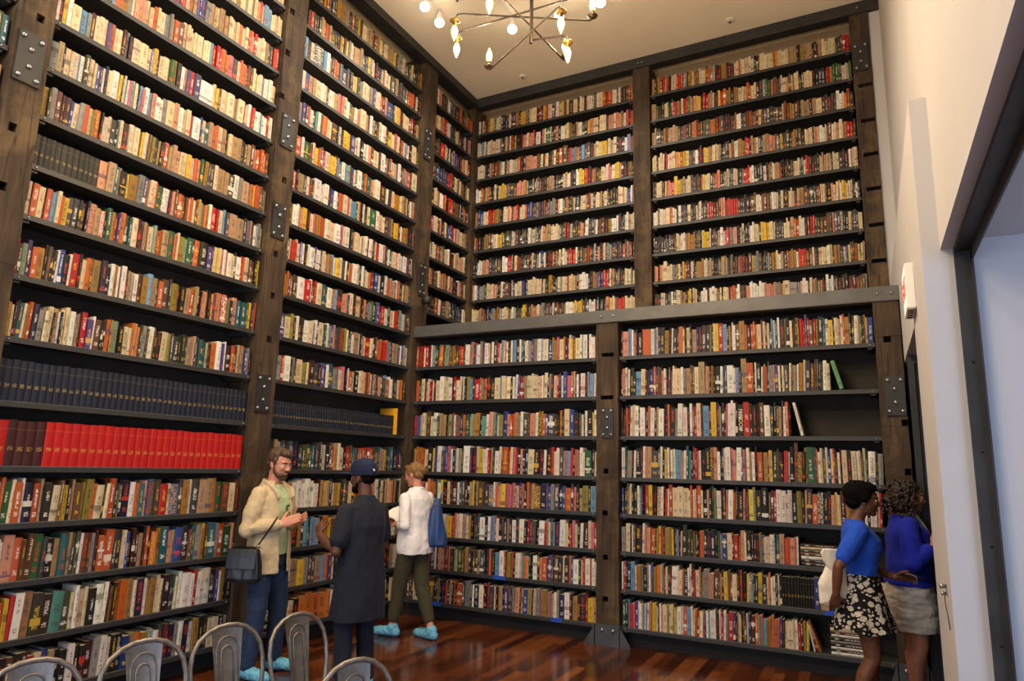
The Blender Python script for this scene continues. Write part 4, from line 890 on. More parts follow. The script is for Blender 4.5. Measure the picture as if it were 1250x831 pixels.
def beard(bm):
    hd.e(bm, (.042, 0, -.082), (.048, .054, .032)); hd.e(bm, (.064, 0, -.100), (.028, .030, .026)); hd.e(bm, (.084, 0, -.050), (.012, .030, .007))
    for y in (-1, 1): limb(bm, [hd.P(.004, .066 * y, -.02), hd.P(.015, .060 * y, -.06), hd.P(.045, .04 * y, -.088)], [.010, .014, .014])
solid('beard', beard, M['hair_brown'], pm, .005, 2, .003, 80)
solid('t_shirt', lambda bm: stack(bm, [(.93, 0, 0, .128, .172), (1.08, .004, 0, .124, .162), (1.28, 0, 0, .128, .170), (1.38, -.005, 0, .112, .150), (1.45, -.012, 0, .086, .112), (1.485, -.012, 0, .074, .085)]), M['tee'], pm, .006, 3, .004)
solid('jeans', lambda bm: trousers(bm, legsA, .99), M['denim'], pm, .006, 3, .006, 16)
def jacket(bm):
    open_stack(bm, [(.79, -.005, 0, .165, .205, .30), (.86, -.005, 0, .160, .200, .30), (1.0, -.005, 0, .158, .192, .34), (1.15, -.005, 0, .156, .190, .38), (1.30, -.005, 0, .150, .194, .42), (1.38, -.012, 0, .134, .190, .46), (1.44, -.02, 0, .108, .160, .52), (1.485, -.024, 0, .088, .112, .6), (1.51, -.024, 0, .080, .090, .62)], .020)
    for a in armsA:
        s, e, w = V(a['sh']), V(a['el']), V(a['wr']); limb(bm, [s, s.lerp(e, .5), e, e.lerp(w, .4), e.lerp(w, .93)], [.068, .072, .068, .060, .046])
    limb(bm, [(.110, .085, 1.375), (.085, .098, 1.435), (.0, .100, 1.485), (-.075, .055, 1.508), (-.09, 0, 1.515), (-.075, -.055, 1.508), (.0, -.100, 1.485), (.085, -.098, 1.435), (.110, -.085, 1.375)], [(.010, .034)] * 1 + [(.011, .030)] * 7 + [(.010, .034)], 12)
solid('jacket', jacket, M['jacket'], pm, .006, 3, .010, 11, (1, 1, .8), 3.1)
def each_foot(name, fn, legs, mat, parent, **k):
    for q in legs: solid(name, lambda bm: fn(bm, [q]), mat, parent, **k)
def covers(bm, legs, top=.10):
    for hip, kn, an, toe in legs:
        a = V(an); t = V(toe); dr = (t - a); dr.z = 0; dr.normalize()
        limb(bm, [a - dr * .045 + V((0, 0, .045 - a.z)), a + dr * .03 + V((0, 0, .05 - a.z)), t + V((0, 0, .043 - t.z)), t + dr * .05 + V((0, 0, .036 - t.z))], [.044, (.052, .048), (.056, .042), (.045, .034)])
        limb(bm, [a + V((0, 0, .05 - a.z)), a + V((-.01, 0, top - a.z + .02))], [.050, .056])
each_foot('shoe_cover', lambda bm, q: covers(bm, q, .085), legsA, M['shoecover'], pm, smooth=2, fold=.006, fscale=40, fstretch=(1, 1, 1))
bm = bmesh.new(); limb(bm, [(.135, -.005, 1.30), (.145, .02, 1.27), (.150, .045, 1.20)], [.004, .004, .004], 8); limb(bm, [(.135, .01, 1.31), (.150, .0, 1.24), (.155, -.02, 1.20)], [.003, .003, .003], 8); limb(bm, [(.14, .0, 1.315), (.142, .02, 1.318)], [.008, .008], 8)
me = bpy.data.meshes.new('lanyard'); bm.to_mesh(me); bm.free(); link('lanyard', me, M['leather'], pm, smooth=True)
# his bag hangs at his right hip: a thing of its own
def local(root, p):
    h = root.rotation_euler.z; return V((root.location.x + p[0] * math.cos(h) - p[1] * math.sin(h), root.location.y + p[0] * math.sin(h) + p[1] * math.cos(h), p[2]))
bag = empty('shoulder_bag', (.43, -2.70, .745), R(24)); tag(bag, 'black leather shoulder bag hanging at the hip of the man in beige', 'bag', None)
def bagbody(bm):
    rs = []
    for z, wx, wy in ((0, .135, .055), (.03, .145, .062), (.14, .135, .055), (.235, .118, .042), (.25, .112, .036)):
        rs.append([V((wx * math.copysign(abs(math.cos(a)) ** .45, math.cos(a)), wy * math.copysign(abs(math.sin(a)) ** .6, math.sin(a)), z)) for a in [2 * math.pi * j / 28 for j in range(28)]])
    rings(bm, rs)
bb = solid('bag_body', bagbody, M['leather'], bag, .006, 2, .006, 14, (1, 1, .3))
def flapfn(bm):
    rs = []
    for y, z in ((.03, .252), (-.01, .266), (-.045, .25), (-.062, .18), (-.070, .10)):
        rs.append([V((x, y + q, z + q * .3)) for x, q in ((-.118, 0), (-.06, -.004), (0, -.006), (.06, -.004), (.118, 0), (.118, .007), (0, .004), (-.118, .007))])
    rings(bm, rs)
solid('bag_flap', flapfn, M['leather'], bag, .004, 1)
for x in (-.105, .105):
    mb = MB(); ring = [(x + .013 * math.cos(a), -.005, .275 + .013 * math.sin(a)) for a in [2 * math.pi * k / 14 for k in range(15)]]; mb.tube(ring, .0028, 6); mb.build('bag_ring', M['wire'], bag)
def strap_mesh(pts, w=.017, t=.003):
    bm = bmesh.new(); limb(bm, pts, [(w, t)] * len(pts), 8); me = bpy.data.meshes.new('strap'); bm.to_mesh(me); bm.free(); return me
link('strap', strap_mesh([(.108, -.005, .285), (.14, -.01, .33), (.175, .0, .39), (.205, .02, .45), (.215, .06, .49)]), M['leather'], bag, smooth=True)

# -- man in the dark tunic and cap
pd = person((1.33, -2.40), 170, 'man in navy cap and long dark tunic, seen from behind, gesturing')
pd.scale = (.945, .945, .945)
hd = Head((.03, 0, 1.655), R(16), R(4), 1.03); hd2 = hd
armsB = [dict(sh=(-.01, .172, 1.395), el=(-.03, .275, 1.09), wr=(.215, .25, 1.20), d=(.5, -.25, .8), t=(-.75, -.2, .6), right=False, curl=.7, spread=.03),
         dict(sh=(-.01, -.172, 1.395), el=(.0, -.250, 1.10), wr=(.20, -.12, 1.09), d=(.9, .4, .12), t=(.0, .1, 1), right=True, curl=.5)]
legsB = [((0, -.095, .92), (.02, -.11, .50), (-.02, -.115, .09), (.15, -.13, .03)), ((0, .095, .92), (.02, .11, .50), (-.02, .12, .09), (.15, .15, .03))]
solid('body', lambda bm: body_core(bm, 1.78, hd2, armsB, legsB, legf=.8), M['skin_dark'], pd, .0055, 3)
hd2.features(pd, M['iris'], M['hair_black'], M['lips_dark'])
solid('beard', lambda bm: (hd2.e(bm, (.044, 0, -.084), (.046, .052, .032)), hd2.e(bm, (.064, 0, -.100), (.028, .030, .024)), [limb(bm, [hd2.P(.004, .067 * y, -.02), hd2.P(.015, .061 * y, -.06), hd2.P(.045, .042 * y, -.088)], [.007, .011, .012]) for y in (-1, 1)]), M['hair_black'], pd, .005, 2)
solid('hair', lambda bm: (hd2.e(bm, (-.030, 0, .03), (.084, .0775, .07)), hd2.e(bm, (-.052, 0, -.012), (.052, .066, .044))), M['hair_black'], pd, .005, 2)
def cap(bm):
    rs = []
    for z, rx, ry, cx in ((.018, .110, .089, -.012), (.06, .113, .092, -.012), (.10, .106, .088, -.010), (.132, .086, .072, -.010), (.150, .052, .046, -.010), (.157, .012, .012, -.010)):
        rs.append([hd2.P(cx + rx * math.cos(a), ry * math.sin(a), z + .18 * (.03 if z < .03 else 0) * math.cos(a)) for a in [2 * math.pi * j / 30 for j in range(30)]])
    rings(bm, rs); hd2.e(bm, (-.010, 0, .159), (.008, .008, .005), 2)
cp = solid('cap', cap, M['navy'], pd, .005, 2)
def brim(bm):
    rs = []
    for t in range(9):
        a = -1.15 + 2.3 * t / 8; c, s_ = math.cos(a), math.sin(a)
        inn = (-.012 + .104 * c, .086 * s_); out = (-.012 + (.104 + .075 * max(0, math.cos(a * 1.3)) + .05) * c, (.086 + .012) * s_); dz = -.016 * abs(s_) - .0
        rs.append([hd2.P(inn[0], inn[1], .052 + dz), hd2.P(out[0], out[1], .052 + dz), hd2.P(out[0], out[1], .046 + dz), hd2.P(inn[0], inn[1], .042 + dz)])
    rings(bm, rs)
solid('cap_brim', brim, M['navy'], cp, .0035, 2)
bm = bmesh.new(); hd2.e(bm, (-.126, .028, .052), (.004, .011, .008), 2); hd2.e(bm, (-.124, .034, .060), (.004, .005, .006), 2); me = bpy.data.meshes.new('cap_patch'); bm.to_mesh(me); bm.free(); link('cap_patch', me, M['paper'], cp, smooth=True)
def tunic(bm):
    stack(bm, [(.56, -.01, 0, .172, .226, 2.6), (.62, -.01, 0, .170, .224, 2.6), (.80, -.01, 0, .164, .214), (.95, -.005, 0, .156, .205), (1.10, -.005, 0, .150, .192), (1.28, -.008, 0, .148, .200), (1.36, -.014, 0, .132, .194), (1.42, -.018, 0, .108, .168), (1.47, -.02, 0, .086, .118), (1.50, -.02, 0, .072, .084), (1.515, -.02, 0, .067, .076)], 32)
    for a in armsB:
        s, e = V(a['sh']), V(a['el']); limb(bm, [s + V((0, 0, -.005)), s.lerp(e, .4), s.lerp(e, .70)], [.072, .076, .076])
solid('tunic', tunic, M['tunic'], pd, .006, 3, .011, 9, (1, 1, .45), 7.0)
solid('jeans', lambda bm: trousers(bm, legsB, .97), M['jeansdark'], pd, .007, 3, .006, 14)
each_foot('shoe_cover', covers, legsB, M['shoecover'], pd, smooth=2, fold=.006, fscale=40, fstretch=(1, 1, 1))

# -- woman in the white shirt, reading
pw = person((0.68, -0.77), 172, 'woman in white shirt and olive trousers reading an open book by the corner')
hd = Head((.045, 0, 1.575), R(14), R(14), .97); hd3 = hd
armsC = [dict(sh=(-.01, .165, 1.345), el=(-.075, .225, 1.085), wr=(.13, .14, 1.075), d=(.93, -.35, .05), t=(.1, -.75, .6), right=False, curl=.55),
         dict(sh=(-.01, -.165, 1.345), el=(-.01, -.235, 1.085), wr=(.14, -.06, 1.075), d=(.9, .3, .05), t=(.1, .75, .6), right=True, curl=.55)]
legsC = [((0, -.09, .87), (-.07, -.07, .47), (-.22, -.06, .095), (-.06, -.08, .03)), ((0, .09, .87), (.10, .08, .47), (.16, .085, .095), (.31, .12, .03))]
solid('body', lambda bm: body_core(bm, 1.69, hd3, armsC, legsC, True, legf=.76), M['skin_fair'], pw, .0055, 3)
hd3.features(pw, M['iris'], M['hair_blond'], M['lips'])
def hair_bun(bm):
    hd3.e(bm, (-.024, 0, .042), (.100, .084, .086)); hd3.e(bm, (-.055, 0, -.01), (.062, .074, .055)); hd3.e(bm, (.040, 0, .085), (.05, .060, .030)); hd3.e(bm, (-.128, 0, .024), (.040, .046, .040)); hd3.e(bm, (-.145, .012, .045), (.026, .028, .022)); hd3.e(bm, (-.138, -.02, .008), (.026, .026, .026))
    for y in (-1, 1): hd3.e(bm, (.008, .072 * y, .016), (.026, .012, .038))
solid('hair', hair_bun, M['hair_blond'], pw, .005, 2, .006, 50, (1, 1, .35))
def shirt(bm):
    rs = [(.80, -.025, 0, .135, .190), (.86, -.015, 0, .148, .196), (.95, -.005, 0, .148, .190), (1.06, 0, 0, .132, .162), (1.18, .0, 0, .136, .162), (1.28, .008, 0, .136, .172), (1.34, -.004, 0, .116, .166), (1.395, -.012, 0, .088, .128), (1.428, -.016, 0, .064, .080), (1.44, -.018, 0, .058, .068)]
    stack(bm, rs, 30)
    for a in armsC:
        s, e, w = V(a['sh']), V(a['el']), V(a['wr']); limb(bm, [s, s.lerp(e, .5), e, e.lerp(w, .30), e.lerp(w, .52)], [.058, .057, .055, .050, .046])
    limb(bm, [(.06, .03, 1.395), (.035, .064, 1.425), (-.03, .070, 1.442), (-.078, .0, 1.448), (-.03, -.070, 1.442), (.035, -.064, 1.425), (.06, -.03, 1.395)], [(.009, .018)] * 7, 10)
solid('shirt', shirt, M['shirt'], pw, .006, 3, .010, 11, (1, 1, .6), 1.7)
solid('trousers', lambda bm: trousers(bm, legsC, .95, .95, .072, .056, .094, (.120, .168), .085), M['olive'], pw, .006, 3, .006, 14)
each_foot('shoe_cover', lambda bm, q: covers(bm, q, .065), legsC, M['shoecover'], pw, smooth=2, fold=.006, fscale=40, fstretch=(1, 1, 1))
# open book in her hands
ob = empty('open_book', local(pw, (.285, .06, 1.105)), R(168)); tag(ob, 'open book with white pages and orange-red cover held by the reading woman', 'book', None)
def leaf(side, th, wd=.15, hg=.22, drop=0.0):
    bm = bmesh.new(); rs = []
    for k in range(9):
        u = k / 8; y = side * u * wd; z = .020 * math.sin(math.pi * min(1, u * 1.15)) * (1 if th > .006 else .3) + u * .095
        rs.append([V((-hg / 2, y, z + drop)), V((hg / 2, y, z + drop)), V((hg / 2, y, z + drop + th)), V((-hg / 2, y, z + drop + th))])
    rings(bm, rs); bmesh.ops.recalc_face_normals(bm, faces=bm.faces); me = bpy.data.meshes.new('leaf'); bm.to_mesh(me); bm.free(); return me
for s_ in (-1, 1):
    a = link('page_block', leaf(s_, .010), M['paper'], ob); b = link('cover', leaf(s_, .003, .156, .228, -.0045), M['redcover'], ob)
    for q in (a, b): q.rotation_euler = (0, R(-22), 0)
# blue bag on her shoulder
sb = empty('shoulder_bag', local(pw, (-.165, -.135, .78)), R(40)); tag(sb, 'smooth blue shoulder bag behind the woman in the white shirt', 'bag', None)
def bluebag(bm):
    rs = []
    for z, wx, wy, ox in ((.08, .105, .035, .0), (.10, .125, .055, .0), (.22, .115, .06, .0), (.36, .080, .046, .0), (.48, .052, .030, .005), (.56, .028, .020, .01)):
        rs.append([V((ox + wx * math.cos(a), wy * math.sin(a), z)) for a in [2 * math.pi * j / 26 for j in range(26)]])
    rings(bm, rs)
solid('bag_body', bluebag, M['bluebag'], sb, .006, 3, .009, 9, (1, 1, .5), 4)
link('strap', strap_mesh([(.035, .0, .53), (.05, .03, .59), (.075, .06, .625), (.11, .07, .62)], .014, .004), M['bluebag'], sb, smooth=True)
mb = MB(); mb.lathe((-.02, -.030, .50), [(.012, 0), (.012, .004), (.006, .007)], 12, 0, (-.2, -1, 0)); mb.build('bag_ring', M['wire'], sb)

# -- woman in the floral skirt
p1w = person((4.725, -1.10), 9, 'woman in bright blue top and black floral skirt, short dark hair')
hd = Head((.055, 0, 1.505), R(-3), R(4), .95); hd4 = hd
armsD = [dict(sh=(-.015, -.160, 1.295), el=(-.165, -.215, 1.055), wr=(-.185, -.175, .865), d=(-.1, .45, -.85), t=(.85, .1, -.2), right=True, curl=.8),
         dict(sh=(.0, .160, 1.295), el=(.02, .215, 1.03), wr=(.225, .03, .985), d=(.95, -.15, .05), t=(.0, -.55, .85), right=False, curl=.75)]
legsD = [((0, -.09, .83), (.03, -.10, .46), (-.10, -.11, .09), (.06, -.13, .03)), ((0, .09, .83), (.06, .09, .46), (.05, .10, .09), (.21, .12, .03))]
solid('body', lambda bm: body_core(bm, 1.63, hd4, armsD, legsD, True), M['skin_brown'], p1w, .0055, 3)
hd4.features(p1w, M['iris'], M['hair_black'], M['lips_dark']); hd4.glasses(p1w, M['gold'])
def afro(bm):
    hd4.e(bm, (-.040, 0, .050), (.112, .100, .092)); hd4.e(bm, (-.068, 0, -.015), (.064, .080, .062)); hd4.e(bm, (.022, 0, .088), (.062, .070, .046))
    for y in (-1, 1): hd4.e(bm, (-.01, .080 * y, .022), (.045, .022, .045))
solid('hair', afro, M['hair_black'], p1w, .005, 1, .005, 110, (1, 1, 1))
mb = MB(); ring = [tuple(hd4.P(-.004 + .020 * math.cos(a), -.085, -.062 + .022 * math.sin(a))) for a in [2 * math.pi * k / 20 for k in range(21)]]; mb.tube(ring, .0016, 6); mb.build('earring', M['wire'], p1w)
mb = MB(); ring = [tuple(hd4.P(-.004 + .020 * math.cos(a), .085, -.062 + .022 * math.sin(a))) for a in [2 * math.pi * k / 20 for k in range(21)]]; mb.tube(ring, .0016, 6); mb.build('earring', M['wire'], p1w)
def top_blue(bm):
    stack(bm, [(.94, 0, 0, .106, .134), (.99, 0, 0, .107, .135), (1.08, .004, 0, .112, .138), (1.17, .022, 0, .136, .158), (1.23, .018, 0, .128, .164), (1.29, -.002, 0, .100, .166), (1.335, -.012, 0, .072, .120), (1.365, -.016, 0, .056, .072)], 30)
    for a in armsD:
        s, e = V(a['sh']), V(a['el']); limb(bm, [s, s.lerp(e, .4), s.lerp(e, .72)], [.068, .066, .058])
solid('blue_top', top_blue, M['royal'], p1w, .006, 3, .006, 12, (1, 1, .8), 2)
def skirt_f(bm):
    rs = []
    for z, rx, ry, w in ((.63, .200, .222, .10), (.655, .194, .216, .08), (.71, .180, .206, .05), (.76, .166, .194, .02), (.86, .146, .178, 0), (.96, .122, .152, 0), (1.0, .119, .148, 0)):
        rs.append([V(((rx * (1 + w * math.sin(a * 7 + z * 3))) * math.cos(a), (ry * (1 + w * math.sin(a * 7 + z * 3))) * math.sin(a), z + (.014 * math.sin(a * 5) if z < .64 else 0))) for a in [2 * math.pi * j / 56 for j in range(56)]])
    rings(bm, rs)
solid('floral_skirt', skirt_f, M['floral'], p1w, .006, 2, .004, 10)
mb = MB()
def shoes(bm, legs):
    for hip, kn, an, toe in legs:
        a, t = V(an), V(toe); limb(bm, [V((a.x - .035, a.y, .03)), V((a.x + .04, a.y, .03)), V((t.x, t.y, .022)), V((t.x + .045, t.y, .018))], [(.036, .026), (.038, .028), (.044, .02), (.036, .014)])
each_foot('shoe', shoes, legsD, M['shoe'], p1w, smooth=2)
ph = link('phone', (lambda mb: (mb.box((-.074, -.037, -.004), (.074, .037, .004)), mb.mesh('phone', .002))[1])(MB()), M['phone'], None, local(p1w, (.335, .0, 1.0)), (R(8), R(6), R(2)))
tag(ph, 'black smartphone held between the two women in blue', 'phone')
sc_ = MB(); sc_.box((-.030, -.016, .004), (-.012, .016, .0055)); sc_.build('camera_bump', M['leather'], ph)
tb = empty('tote_bag', local(p1w, (-.19, -.10, .815)), R(21)); tb.scale = (.74, .74, .8); tag(tb, 'white canvas tote bag under the arm of the woman in the floral skirt', 'bag', None)
def tote(bm):
    rs = []
    for z, wx, wy, ox in ((.0, .10, .03, .03), (.02, .135, .05, .0), (.12, .135, .06, -.005), (.22, .105, .05, .02), (.30, .085, .04, .035)):
        rs.append([V((ox + wx * math.copysign(abs(math.cos(a)) ** .8, math.cos(a)), wy * math.sin(a), z + .05 * math.cos(a) * (1 if z < .1 else -.4))) for a in [2 * math.pi * j / 26 for j in range(26)]])
    rings(bm, rs)
solid('bag_body', tote, M['canvas'], tb, .006, 2, .010, 11, (1, 1, .6), 6)
def toteflap(bm):
    rs = []
    for z, x0, x1 in ((.25, -.02, .08), (.33, -.085, .07), (.40, -.105, .05), (.435, -.08, .06)):
        rs.append([V((x0, -.045, z)), V((x1, -.035, z)), V((x1, .0, z)), V((x0, .005, z))])
    rings(bm, rs)
solid('bag_handle', toteflap, M['canvas'], tb, .006, 3, .006, 12)

# -- woman in the cobalt cardigan
p2w = person((5.04, -0.53), 10, 'woman with curly brown hair in cobalt cardigan and pale skirt at the doorway')
hd = Head((.05, 0, 1.525), R(2), R(3), .96); hd5 = hd
armsE = [dict(sh=(-.01, -.180, 1.315), el=(-.015, -.265, 1.06), wr=(.12, -.25, 1.185), d=(.8, .25, .5), t=(-.2, .5, .8), right=True, curl=.4),
         dict(sh=(-.01, .172, 1.315), el=(-.04, .205, 1.05), wr=(.03, .19, .83), d=(.15, -.05, -1), t=(.9, -.2, 0), right=False, curl=.5)]
legsE = [((0, -.10, .84), (.02, -.11, .47), (-.03, -.115, .09), (.13, -.13, .03)), ((0, .10, .84), (.03, .11, .47), (.02, .12, .09), (.18, .14, .03))]
solid('body', lambda bm: body_core(bm, 1.65, hd5, armsE, legsE, True, 1.1), M['skin_tan'], p2w, .0055, 3)
hd5.features(p2w, M['iris'], M['hair_curly'], M['lips'])
def curls(bm):
    rg = random.Random(4)
    hd5.e(bm, (-.045, 0, .025), (.100, .092, .095)); hd5.e(bm, (-.065, 0, -.06), (.080, .095, .085))
    for _ in range(640):
        a = rg.uniform(0, 2 * math.pi); z = rg.uniform(-.15, .125); x = -.045 - .02 * (z < 0) + (.115 + .02 * (z < -.02)) * math.cos(a) * math.sqrt(max(.05, 1 - (max(0, z - .02) / .125) ** 2)); y = (.105 + .025 * (z < 0)) * math.sin(a) * math.sqrt(max(.05, 1 - (max(0, z - .02) / .125) ** 2))
        if x > .035 and z < .06: continue
        hd5.e(bm, (x, y, z), (rg.uniform(.008, .0135),) * 3, 1)
solid('hair', curls, M['hair_curly'], p2w, .0042, 1, .006, 90, (1, 1, 1))
def cardi(bm):
    stack(bm, [(.885, 0, 0, .166, .203), (.92, 0, 0, .160, .195), (.97, .004, 0, .152, .184), (1.08, .012, 0, .148, .176), (1.19, .028, 0, .160, .184), (1.26, .018, 0, .146, .190), (1.315, -.002, 0, .112, .188), (1.36, -.012, 0, .080, .130), (1.385, -.02, 0, .062, .080)], 32)
    for a in armsE:
        s, e, w = V(a['sh']), V(a['el']), V(a['wr']); limb(bm, [s, s.lerp(e, .5), e, e.lerp(w, .35), e.lerp(w, .74)], [.068, .072, .068, .060, .050])
solid('cardigan', cardi, M['cobalt'], p2w, .006, 3, .011, 9, (1, 1, .9), 5)
solid('undershirt', lambda bm: limb(bm, [(.062, .0, 1.40), (.105, -.0, 1.345), (.150, 0, 1.27)], [(.050, .016), (.036, .014), (.012, .012)]), M['shell'], p2w, .005, 2)
def skirt_p(bm):
    stack(bm, [(.56, .0, 0, .172, .200), (.575, 0, 0, .176, .204), (.66, 0, 0, .178, .208), (.78, 0, 0, .168, .200), (.95, 0, 0, .146, .178)], 32)
solid('pale_skirt', skirt_p, M['satin'], p2w, .006, 2, .012, 12, (.6, .6, 1.5), 8)
each_foot('shoe', shoes, legsE, M['shoe'], p2w, smooth=2)

# ------------------------------------------------------------------ metal chairs
def make_chair(label):
    """origin on the floor under the seat centre, the seat faces +x"""
    o = empty('metal_chair', (0, 0, 0)); tag(o, label, 'chair', 'bare metal chairs set out in rows')
    pts = []
    def arc(a):  # back hoop: rises from the rear seat corners, widest above the seat, round at the top
        return None
    for side in (1, -1):
        half = [(-.175, .150, .43), (-.19, .176, .52), (-.205, .192, .60), (-.222, .195, .68), (-.236, .182, .745), (-.246, .150, .795), (-.252, .10, .830), (-.255, .05, .846), (-.256, 0, .850)]
        pts += [(x, y * side, z) for x, y, z in (half if side == 1 else half[-2::-1])]
    mb = MB(); mb.tube(pts, .0115, 12); mb.build('back_hoop', M['galv'], o)
    # splat: curved sheet with pressed hoops
    rows = [(-.178, .052, .44), (-.197, .060, .54), (-.218, .069, .65), (-.238, .078, .75), (-.250, .084, .825), (-.2535, .085, .843)]
    bm = bmesh.new(); rs = []
    for x, hw, z in rows:
        rs.append([V((x + .006 * (1 - (t / 4 - 1) ** 2) * -1, hw * (t / 4 - 1), z)) for t in range(9)] + [V((x - .004 + .006 * (1 - (t / 4 - 1) ** 2) * -1, hw * (t / 4 - 1), z)) for t in reversed(range(9))])
    rings(bm, rs); bmesh.ops.recalc_face_normals(bm, faces=bm.faces); me = bpy.data.meshes.new('splat'); bm.to_mesh(me); bm.free()
    sp = link('splat', me, M['galv'], o)
    def sx(z):
        for (a, _, za), (b, _, zb) in zip(rows, rows[1:]):
            if z <= zb: return a + (b - a) * (z - za) / (zb - za) - .004
        return rows[-1][0]
    mb = MB()
    for hw, top in ((.058, .80), (.034, .755)):
        u = [(-hw, .47), (-hw, top - hw), (-hw * .8, top - hw * .4), (-hw * .4, top - hw * .08), (0, top), (hw * .4, top - hw * .08), (hw * .8, top - hw * .4), (hw, top - hw), (hw, .47)]
        mb.tube([(sx(z) + .003, y, z) for y, z in u], .0045, 8)
    mb.build('pressed_rib', M['galv'], sp)
    # seat: rounded tray, dished, with a rolled edge
    bm = bmesh.new(); rs = []; n = 40
    def sq(rx0, ry, z, f=.35):
        out = []
        for j in range(n):
            a = 2 * math.pi * j / n; c, s_ = math.cos(a), math.sin(a); x = rx0 * math.copysign(abs(c) ** f, c); y = ry * (1 + .08 * (x / rx0)) * math.copysign(abs(s_) ** f, s_); out.append(V((x, y, z)))
        return out
    rings(bm, [sq(.176, .168, .420), sq(.182, .174, .424), sq(.184, .176, .440), sq(.180, .172, .449), sq(.150, .142, .449), sq(.135, .128, .443), sq(.05, .05, .441, .8)])
    bmesh.ops.recalc_face_normals(bm, faces=bm.faces); me = bpy.data.meshes.new('seat'); bm.to_mesh(me); bm.free(); link('seat', me, M['galv'], o)
    for sx_ in (1, -1):
        for sy in (1, -1):
            mb = MB(); a = V((.155 * sx_, .150 * sy, .43)); b = V((.205 * sx_, .195 * sy, 0.0)); rs = []
            bm = bmesh.new()
            for t, w in ((0, .030), (.5, .024), (1, .016)):
                p = a.lerp(b, t); rs.append([p, p + V((-w * 1.3 * sx_, 0, 0)), p + V((-w * 1.3 * sx_, -.003 * sy, 0)), p + V((-.003 * sx_, -.003 * sy, 0)), p + V((-.003 * sx_, -w * 1.3 * sy, 0)), p + V((0, -w * 1.3 * sy, 0))])
            rings(bm, rs); bmesh.ops.recalc_face_normals(bm, faces=bm.faces); me = bpy.data.meshes.new('leg'); bm.to_mesh(me); bm.free(); lg = link('leg', me, M['galv'], o)
            f = MB(); f.lathe((b.x - .008 * sx_, b.y - .008 * sy, 0), [(.014, 0), (.014, .012), (.010, .022)], 10); f.build('rubber_foot', M['leather'], lg)
    for pa, pb in (((.172, .165, .30), (-.172, -.165, .30)), ((.172, -.165, .30), (-.172, .165, .30))):
        mb = MB(); mb.tube([pa, (0, 0, .315), pb], .006, 8); mb.build('brace', M['galv'], o)
    return o
def copy_tree(o, parent=None):
    c = o.copy(); COL.objects.link(c)
    if parent: c.parent = parent
    for ch in list(o.children): copy_tree(ch, c)
    return c
spots = [(1.755, -4.954, 'metal chair at the picture corner, first of the back row from the left'), (1.833, -4.514, 'metal chair second from the left in the back row'), (1.885, -4.096, 'metal chair third from the left in the back row, by the post foot'), (1.985, -3.714, 'metal chair in front of the legs of the man in beige'), (2.84, -4.259, 'metal chair in front of the man in the dark tunic, lowest hoop')]
ch0 = make_chair(spots[0][2])
for i, (x, y, lb) in enumerate(spots):
    c = ch0 if i == 0 else copy_tree(ch0)
    h = R((-8, -10, -10, -4, -14)[i]); c['label'] = lb
    c.location = (x + .256 * math.cos(h), y + .256 * math.sin(h), 0); c.rotation_euler = (0, 0, h)

# ------------------------------------------------------------------ chandelier
cx, cy = 2.989, -3.0
chn = empty('chandelier', (cx, cy, 4.466)); tag(chn, 'dark bronze chandelier with thin crossing arms and glowing candle bulbs', 'chandelier', None)
mb = MB(); mb.tube([(0, 0, 0), (0, 0, CEIL - 4.466 - .02)], .0125, 10); mb.build('stem', M['bronze'], chn)
mb = MB(); mb.lathe((0, 0, CEIL - 4.466 - .035), [(.03, 0), (.065, .012), (.07, .035)], 20); mb.build('ceiling_plate', M['bronze'], chn)
BULBS = []
def socket_bulb(p, up):
    s = 1 if up else -1
    so = MB(); so.lathe(p, [(.006, -.012), (.016, -.006), (.034, .0), (.036, .006), (.024, .016), (.013, .022), (.013, .045)], 16, 0, (0, 0, s)); so = so.build('bulb_socket', M['brass' if not up else 'bronze'], chn)
    b = MB(); b.lathe(p, [(.011, .045), (.017, .06), (.0215, .08), (.020, .10), (.012, .125), (.005, .142), (.001, .152)], 14, 0, (0, 0, s)); b.build('candle_bulb', M['flame'], so)
    BULBS.append((V(p) + V(chn.location), s))
def arm(z, ends):
    z -= 4.466; pts = []
    e0, e1 = ends
    def hook(e, inner):
        p = V((e[0] - cx, e[1] - cy, z)); d = (p - V(inner)); d.z = 0; d.normalize(); k = e[2]
        if k == 0: return [p], None
        if k > 0: seq = [p, p + d * .012 + V((0, 0, .006)), p + d * .018 + V((0, 0, .03))]; return seq, (seq[-1], True)
        seq = [p, p + d * .03 + V((0, 0, -.006)), p + d * .043 + V((0, 0, -.03)), p + d * .045 + V((0, 0, -.05))]; return seq, (seq[-1], False)
    o0 = V((e1[0] - cx, e1[1] - cy, z)) if e1 else V((0, 0, z)); o1 = V((e0[0] - cx, e0[1] - cy, z))
    a, sa = hook(e0, o0)
    b, sb_ = hook(e1, o1) if e1 else ([V((0, 0, z))], None)
    mb = MB(); mb.tube(list(reversed(a)) + b, .0065, 8); mb.build('arm', M['bronze'], chn)
    for s in (sa, sb_):
        if s: socket_bulb(tuple(s[0]), s[1])
arm(4.662, ((2.582, -3.230, -1), (3.332, -2.80, 1)))
arm(4.711, ((2.457, -3.017, -1), (3.36, -2.998, 1)))
arm(4.539, ((2.532, -2.746, 1), (3.250, -3.163, -1)))
arm(4.594, ((2.942, -3.431, -1), (3.035, -2.552, 1)))
arm(4.490, ((3.190, -2.955, -1), None))
